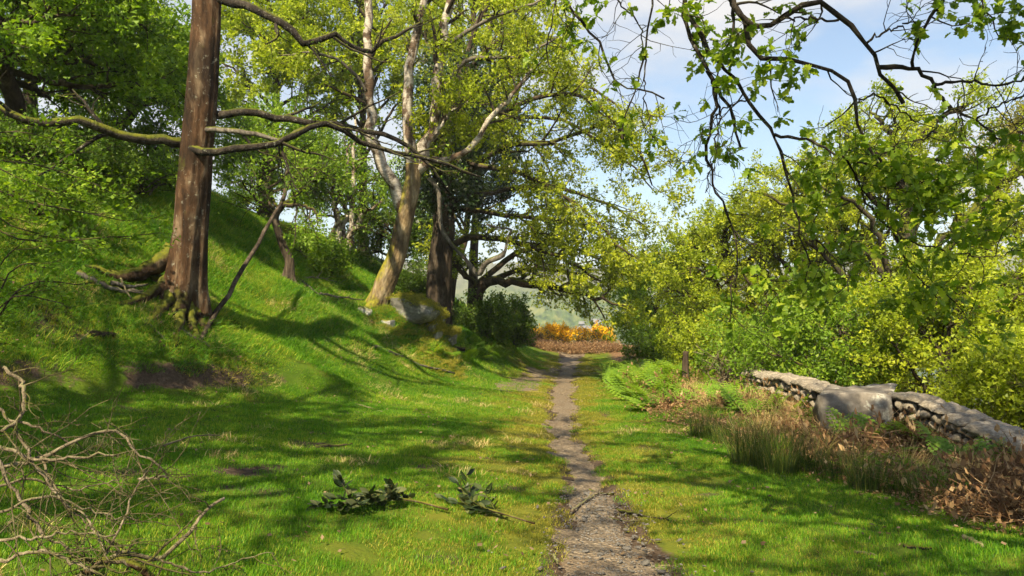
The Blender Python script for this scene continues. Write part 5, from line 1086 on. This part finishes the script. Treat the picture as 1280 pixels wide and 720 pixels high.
x, y, rng = verge_pts(420, 99, 4.6, 21, .08, 2.7); k = rng.random(len(x)) < np.where(y < 9.5, .95, .38); x, y = x[k], y[k]; n = len(x); q = rng.uniform(.6, 1.25, n)
scatter('dead_bracken', 'rust brown collapsed bracken covering the rough verge', tangles, np.stack([x, y, ground_h(x, y) + .01], 1), np.stack([rng.normal(size=n) * .15, rng.normal(size=n) * .15, rng.uniform(0, 6.3, n)], 1), np.stack([q, q, q * rng.uniform(.6, 2.0, n)], 1))
rng = np.random.default_rng(103); n = 190; x = rng.uniform(-.3, 5.4, n); y = rng.uniform(37.9, 39.4, n); q = rng.uniform(.9, 1.6, n)
scatter('dead_bracken', 'rust brown bracken in front of the gorse at the path end', tangles, np.stack([x, y, ground_h(x, y)], 1), np.stack([rng.normal(size=n) * .2, rng.normal(size=n) * .2, rng.uniform(0, 6.3, n)], 1), np.stack([q, q, q * 1.0], 1))
def leafbit(seed, mat, cnt=40):
    rng = np.random.default_rng(seed); geo = []; tint = []
    for i in range(cnt):
        p = np.array([rng.normal() * .16, rng.normal() * .16, abs(rng.normal()) * .012 + .006]); a = rng.uniform(0, 6.3); s = rng.uniform(.02, .05); d = np.array([math.cos(a), math.sin(a), rng.normal() * .3]) * s; w = np.array([-math.sin(a), math.cos(a), rng.normal() * .3]) * s * rng.choice([.12, .4, .45])
        geo.append((np.array([p, p + d * .5 + w, p + d, p + d * .5 - w]), np.array([[0, 1, 2, 3]]))); tint.append(rng.random())
    V, F = join(geo); return mesh('litter', V, F, mat, False, None, dict(tint=np.array(tint)))
lits = [leafbit(1040 + i, DEADF) for i in range(4)]
x, y, rng = verge_pts(800, 100, 4.6, 16, -.12, 2.4); n = len(x); q = rng.uniform(.7, 1.3, n)
scatter('leaf_litter', 'brown leaf litter along the lawn edge and under the bracken', lits, np.stack([x, y, ground_h(x, y)], 1), lay(x, y, rng), np.stack([q, q, q], 1))
BITM = leaf_mat('old_leaf', [(0., (.035, .022, .012)), (.6, (.10, .062, .034)), (1., (.20, .14, .085))], .2, (1., .95, .7), .8, .1)
bits = [leafbit(1050 + i, BITM, 7) for i in range(4)]
x, y, rng = jgrid(-12, 4, 3.5, 22, .5, 6); k = inview(x, y) & (x < verge(y)) & (rng.random(len(x)) < .75); x, y = x[k], y[k]; n = len(x); q = rng.uniform(.6, 1.2, n)
scatter('leaf_litter', 'scattered brown leaves and bark chips on the lawn and slope', bits, np.stack([x, y, ground_h(x, y) + .028], 1), lay(x, y, rng), np.stack([q, q, q], 1))
rng = np.random.default_rng(102); FG = 'ferns of the green bed along the path'
n = 0
for i in range(400):
    y = rng.uniform(13., 23); x = verge(y) + rng.uniform(0., 2.1)
    px, pyy = px_of(np.array([[x, y, .3]]))
    if n >= 110 or px[0] > 905 - (rng.random() * 60): continue
    o = obj('fern', ferns[i % 5], None, (x, y, H(x, y)), ('fern on the front edge of the green bed, next to the path' if x - verge(y) < .45 else 'fern at the back of the green bed, under the trees' if x - verge(y) > 1.5 else 'fern in the middle of the green bed nearest the rushes' if y < 16.5 else 'fern in the middle of the green bed, far along the path'), 'fern', FG); s = rng.uniform(.9, 1.5); o.scale = (s, s, s * .9); o.rotation_euler = (0, 0, rng.uniform(0, 6.3)); n += 1
for i, (px, py, fd, s, l) in enumerate([(1072, 528, 9.5, 1.05, 'largest fern growing in front of the slab'), (1046, 520, 9.45, .85, 'fern before the left half of the slab'), (1090, 520, 9.3, .8, 'low fern in front of the largest slab fern'), (1108, 520, 9.6, 1., 'fern at the near edge of the slab face'), (1160, 540, 8.9, .95, 'fern beside the wall just past the slab'), (1182, 535, 8.7, .9, 'fern against the wall face past the slab'), (1250, 575, 7.7, 1.0, 'fern at the near end of the wall'), (1272, 575, 7.9, 1.0, 'fern hiding the buried end of the wall'), (1215, 560, 8.1, .9, 'fern against the last wall stones'), (1190, 600, 7.4, .6, 'small fern above the leaf litter'), (1036, 560, 9.7, .6, 'small fern by the dark gap at the slab corner'),
        (950, 500, 12.6, 1.1, 'fern at the top of the dry grass before the wall'), (985, 498, 11.8, 1., 'fern where the wall meets the dry grass'), (920, 495, 13.2, 1.1, 'fern behind the first rush clump')]):
    q = P(px, py, fd); g = np.array([q[0], q[1], H(q[0], q[1])]); o = obj('fern', ferns[i % 5], None, g, l, 'fern', 'ferns by the wall'); o.scale = (s, s, s); o.rotation_euler = (0, 0, i * 1.3)
rng = np.random.default_rng(105)
for i in range(16):
    y = rng.uniform(10.8, 15.2); x = np.interp(y, [10, 12.6, 15.2], [4.1, 4.1, 4.0]) + rng.uniform(-.5, .25); o = obj('fern', ferns[i % 5], None, (x, y, H(x, y)), 'fresh green fern in the bed running along the foot of the far wall', 'fern', 'ferns along the far wall'); s_ = rng.uniform(.8, 1.2); o.scale = (s_, s_, s_); o.rotation_euler = (0, 0, rng.uniform(0, 6.3))
rng = np.random.default_rng(104)
for i, (px, py) in enumerate([(585, 440), (600, 448), (570, 430), (610, 440), (595, 432), (625, 448), (560, 445), (540, 442), (578, 452)]):
    g = G(px, py); o = obj('fern', ferns[i % 5], None, g, 'young bright fern on the bank below the dark bush', 'fern', 'ferns below the mossy rocks'); s = rng.uniform(.6, 1.); o.scale = (s, s, s); o.rotation_euler = (0, 0, i * 1.7)

# ================================================================== air between here and the far hill
hz = NT('haze_air'); pv = hz.n('ShaderNodeVolumePrincipled'); pv.inputs['Color'].default_value = (.86, .92, 1., 1); pv.inputs['Density'].default_value = .00055; pv.inputs['Anisotropy'].default_value = .2
hz.l(pv.outputs[0], hz.out.inputs['Volume'])
X0, X1, Y0, Y1, Z0, Z1 = -1100, 1100, -180, 1100, -33, 120
Vb = np.array([[X0, Y0, Z0], [X1, Y0, Z0], [X1, Y1, Z0], [X0, Y1, Z0], [X0, Y0, Z1], [X1, Y0, Z1], [X1, Y1, Z1], [X0, Y1, Z1]], float)
obj('haze', mesh('haze', Vb, np.array([[0, 3, 2, 1], [4, 5, 6, 7], [0, 1, 5, 4], [1, 2, 6, 5], [2, 3, 7, 6], [3, 0, 4, 7]]), hz.m), kind='stuff')
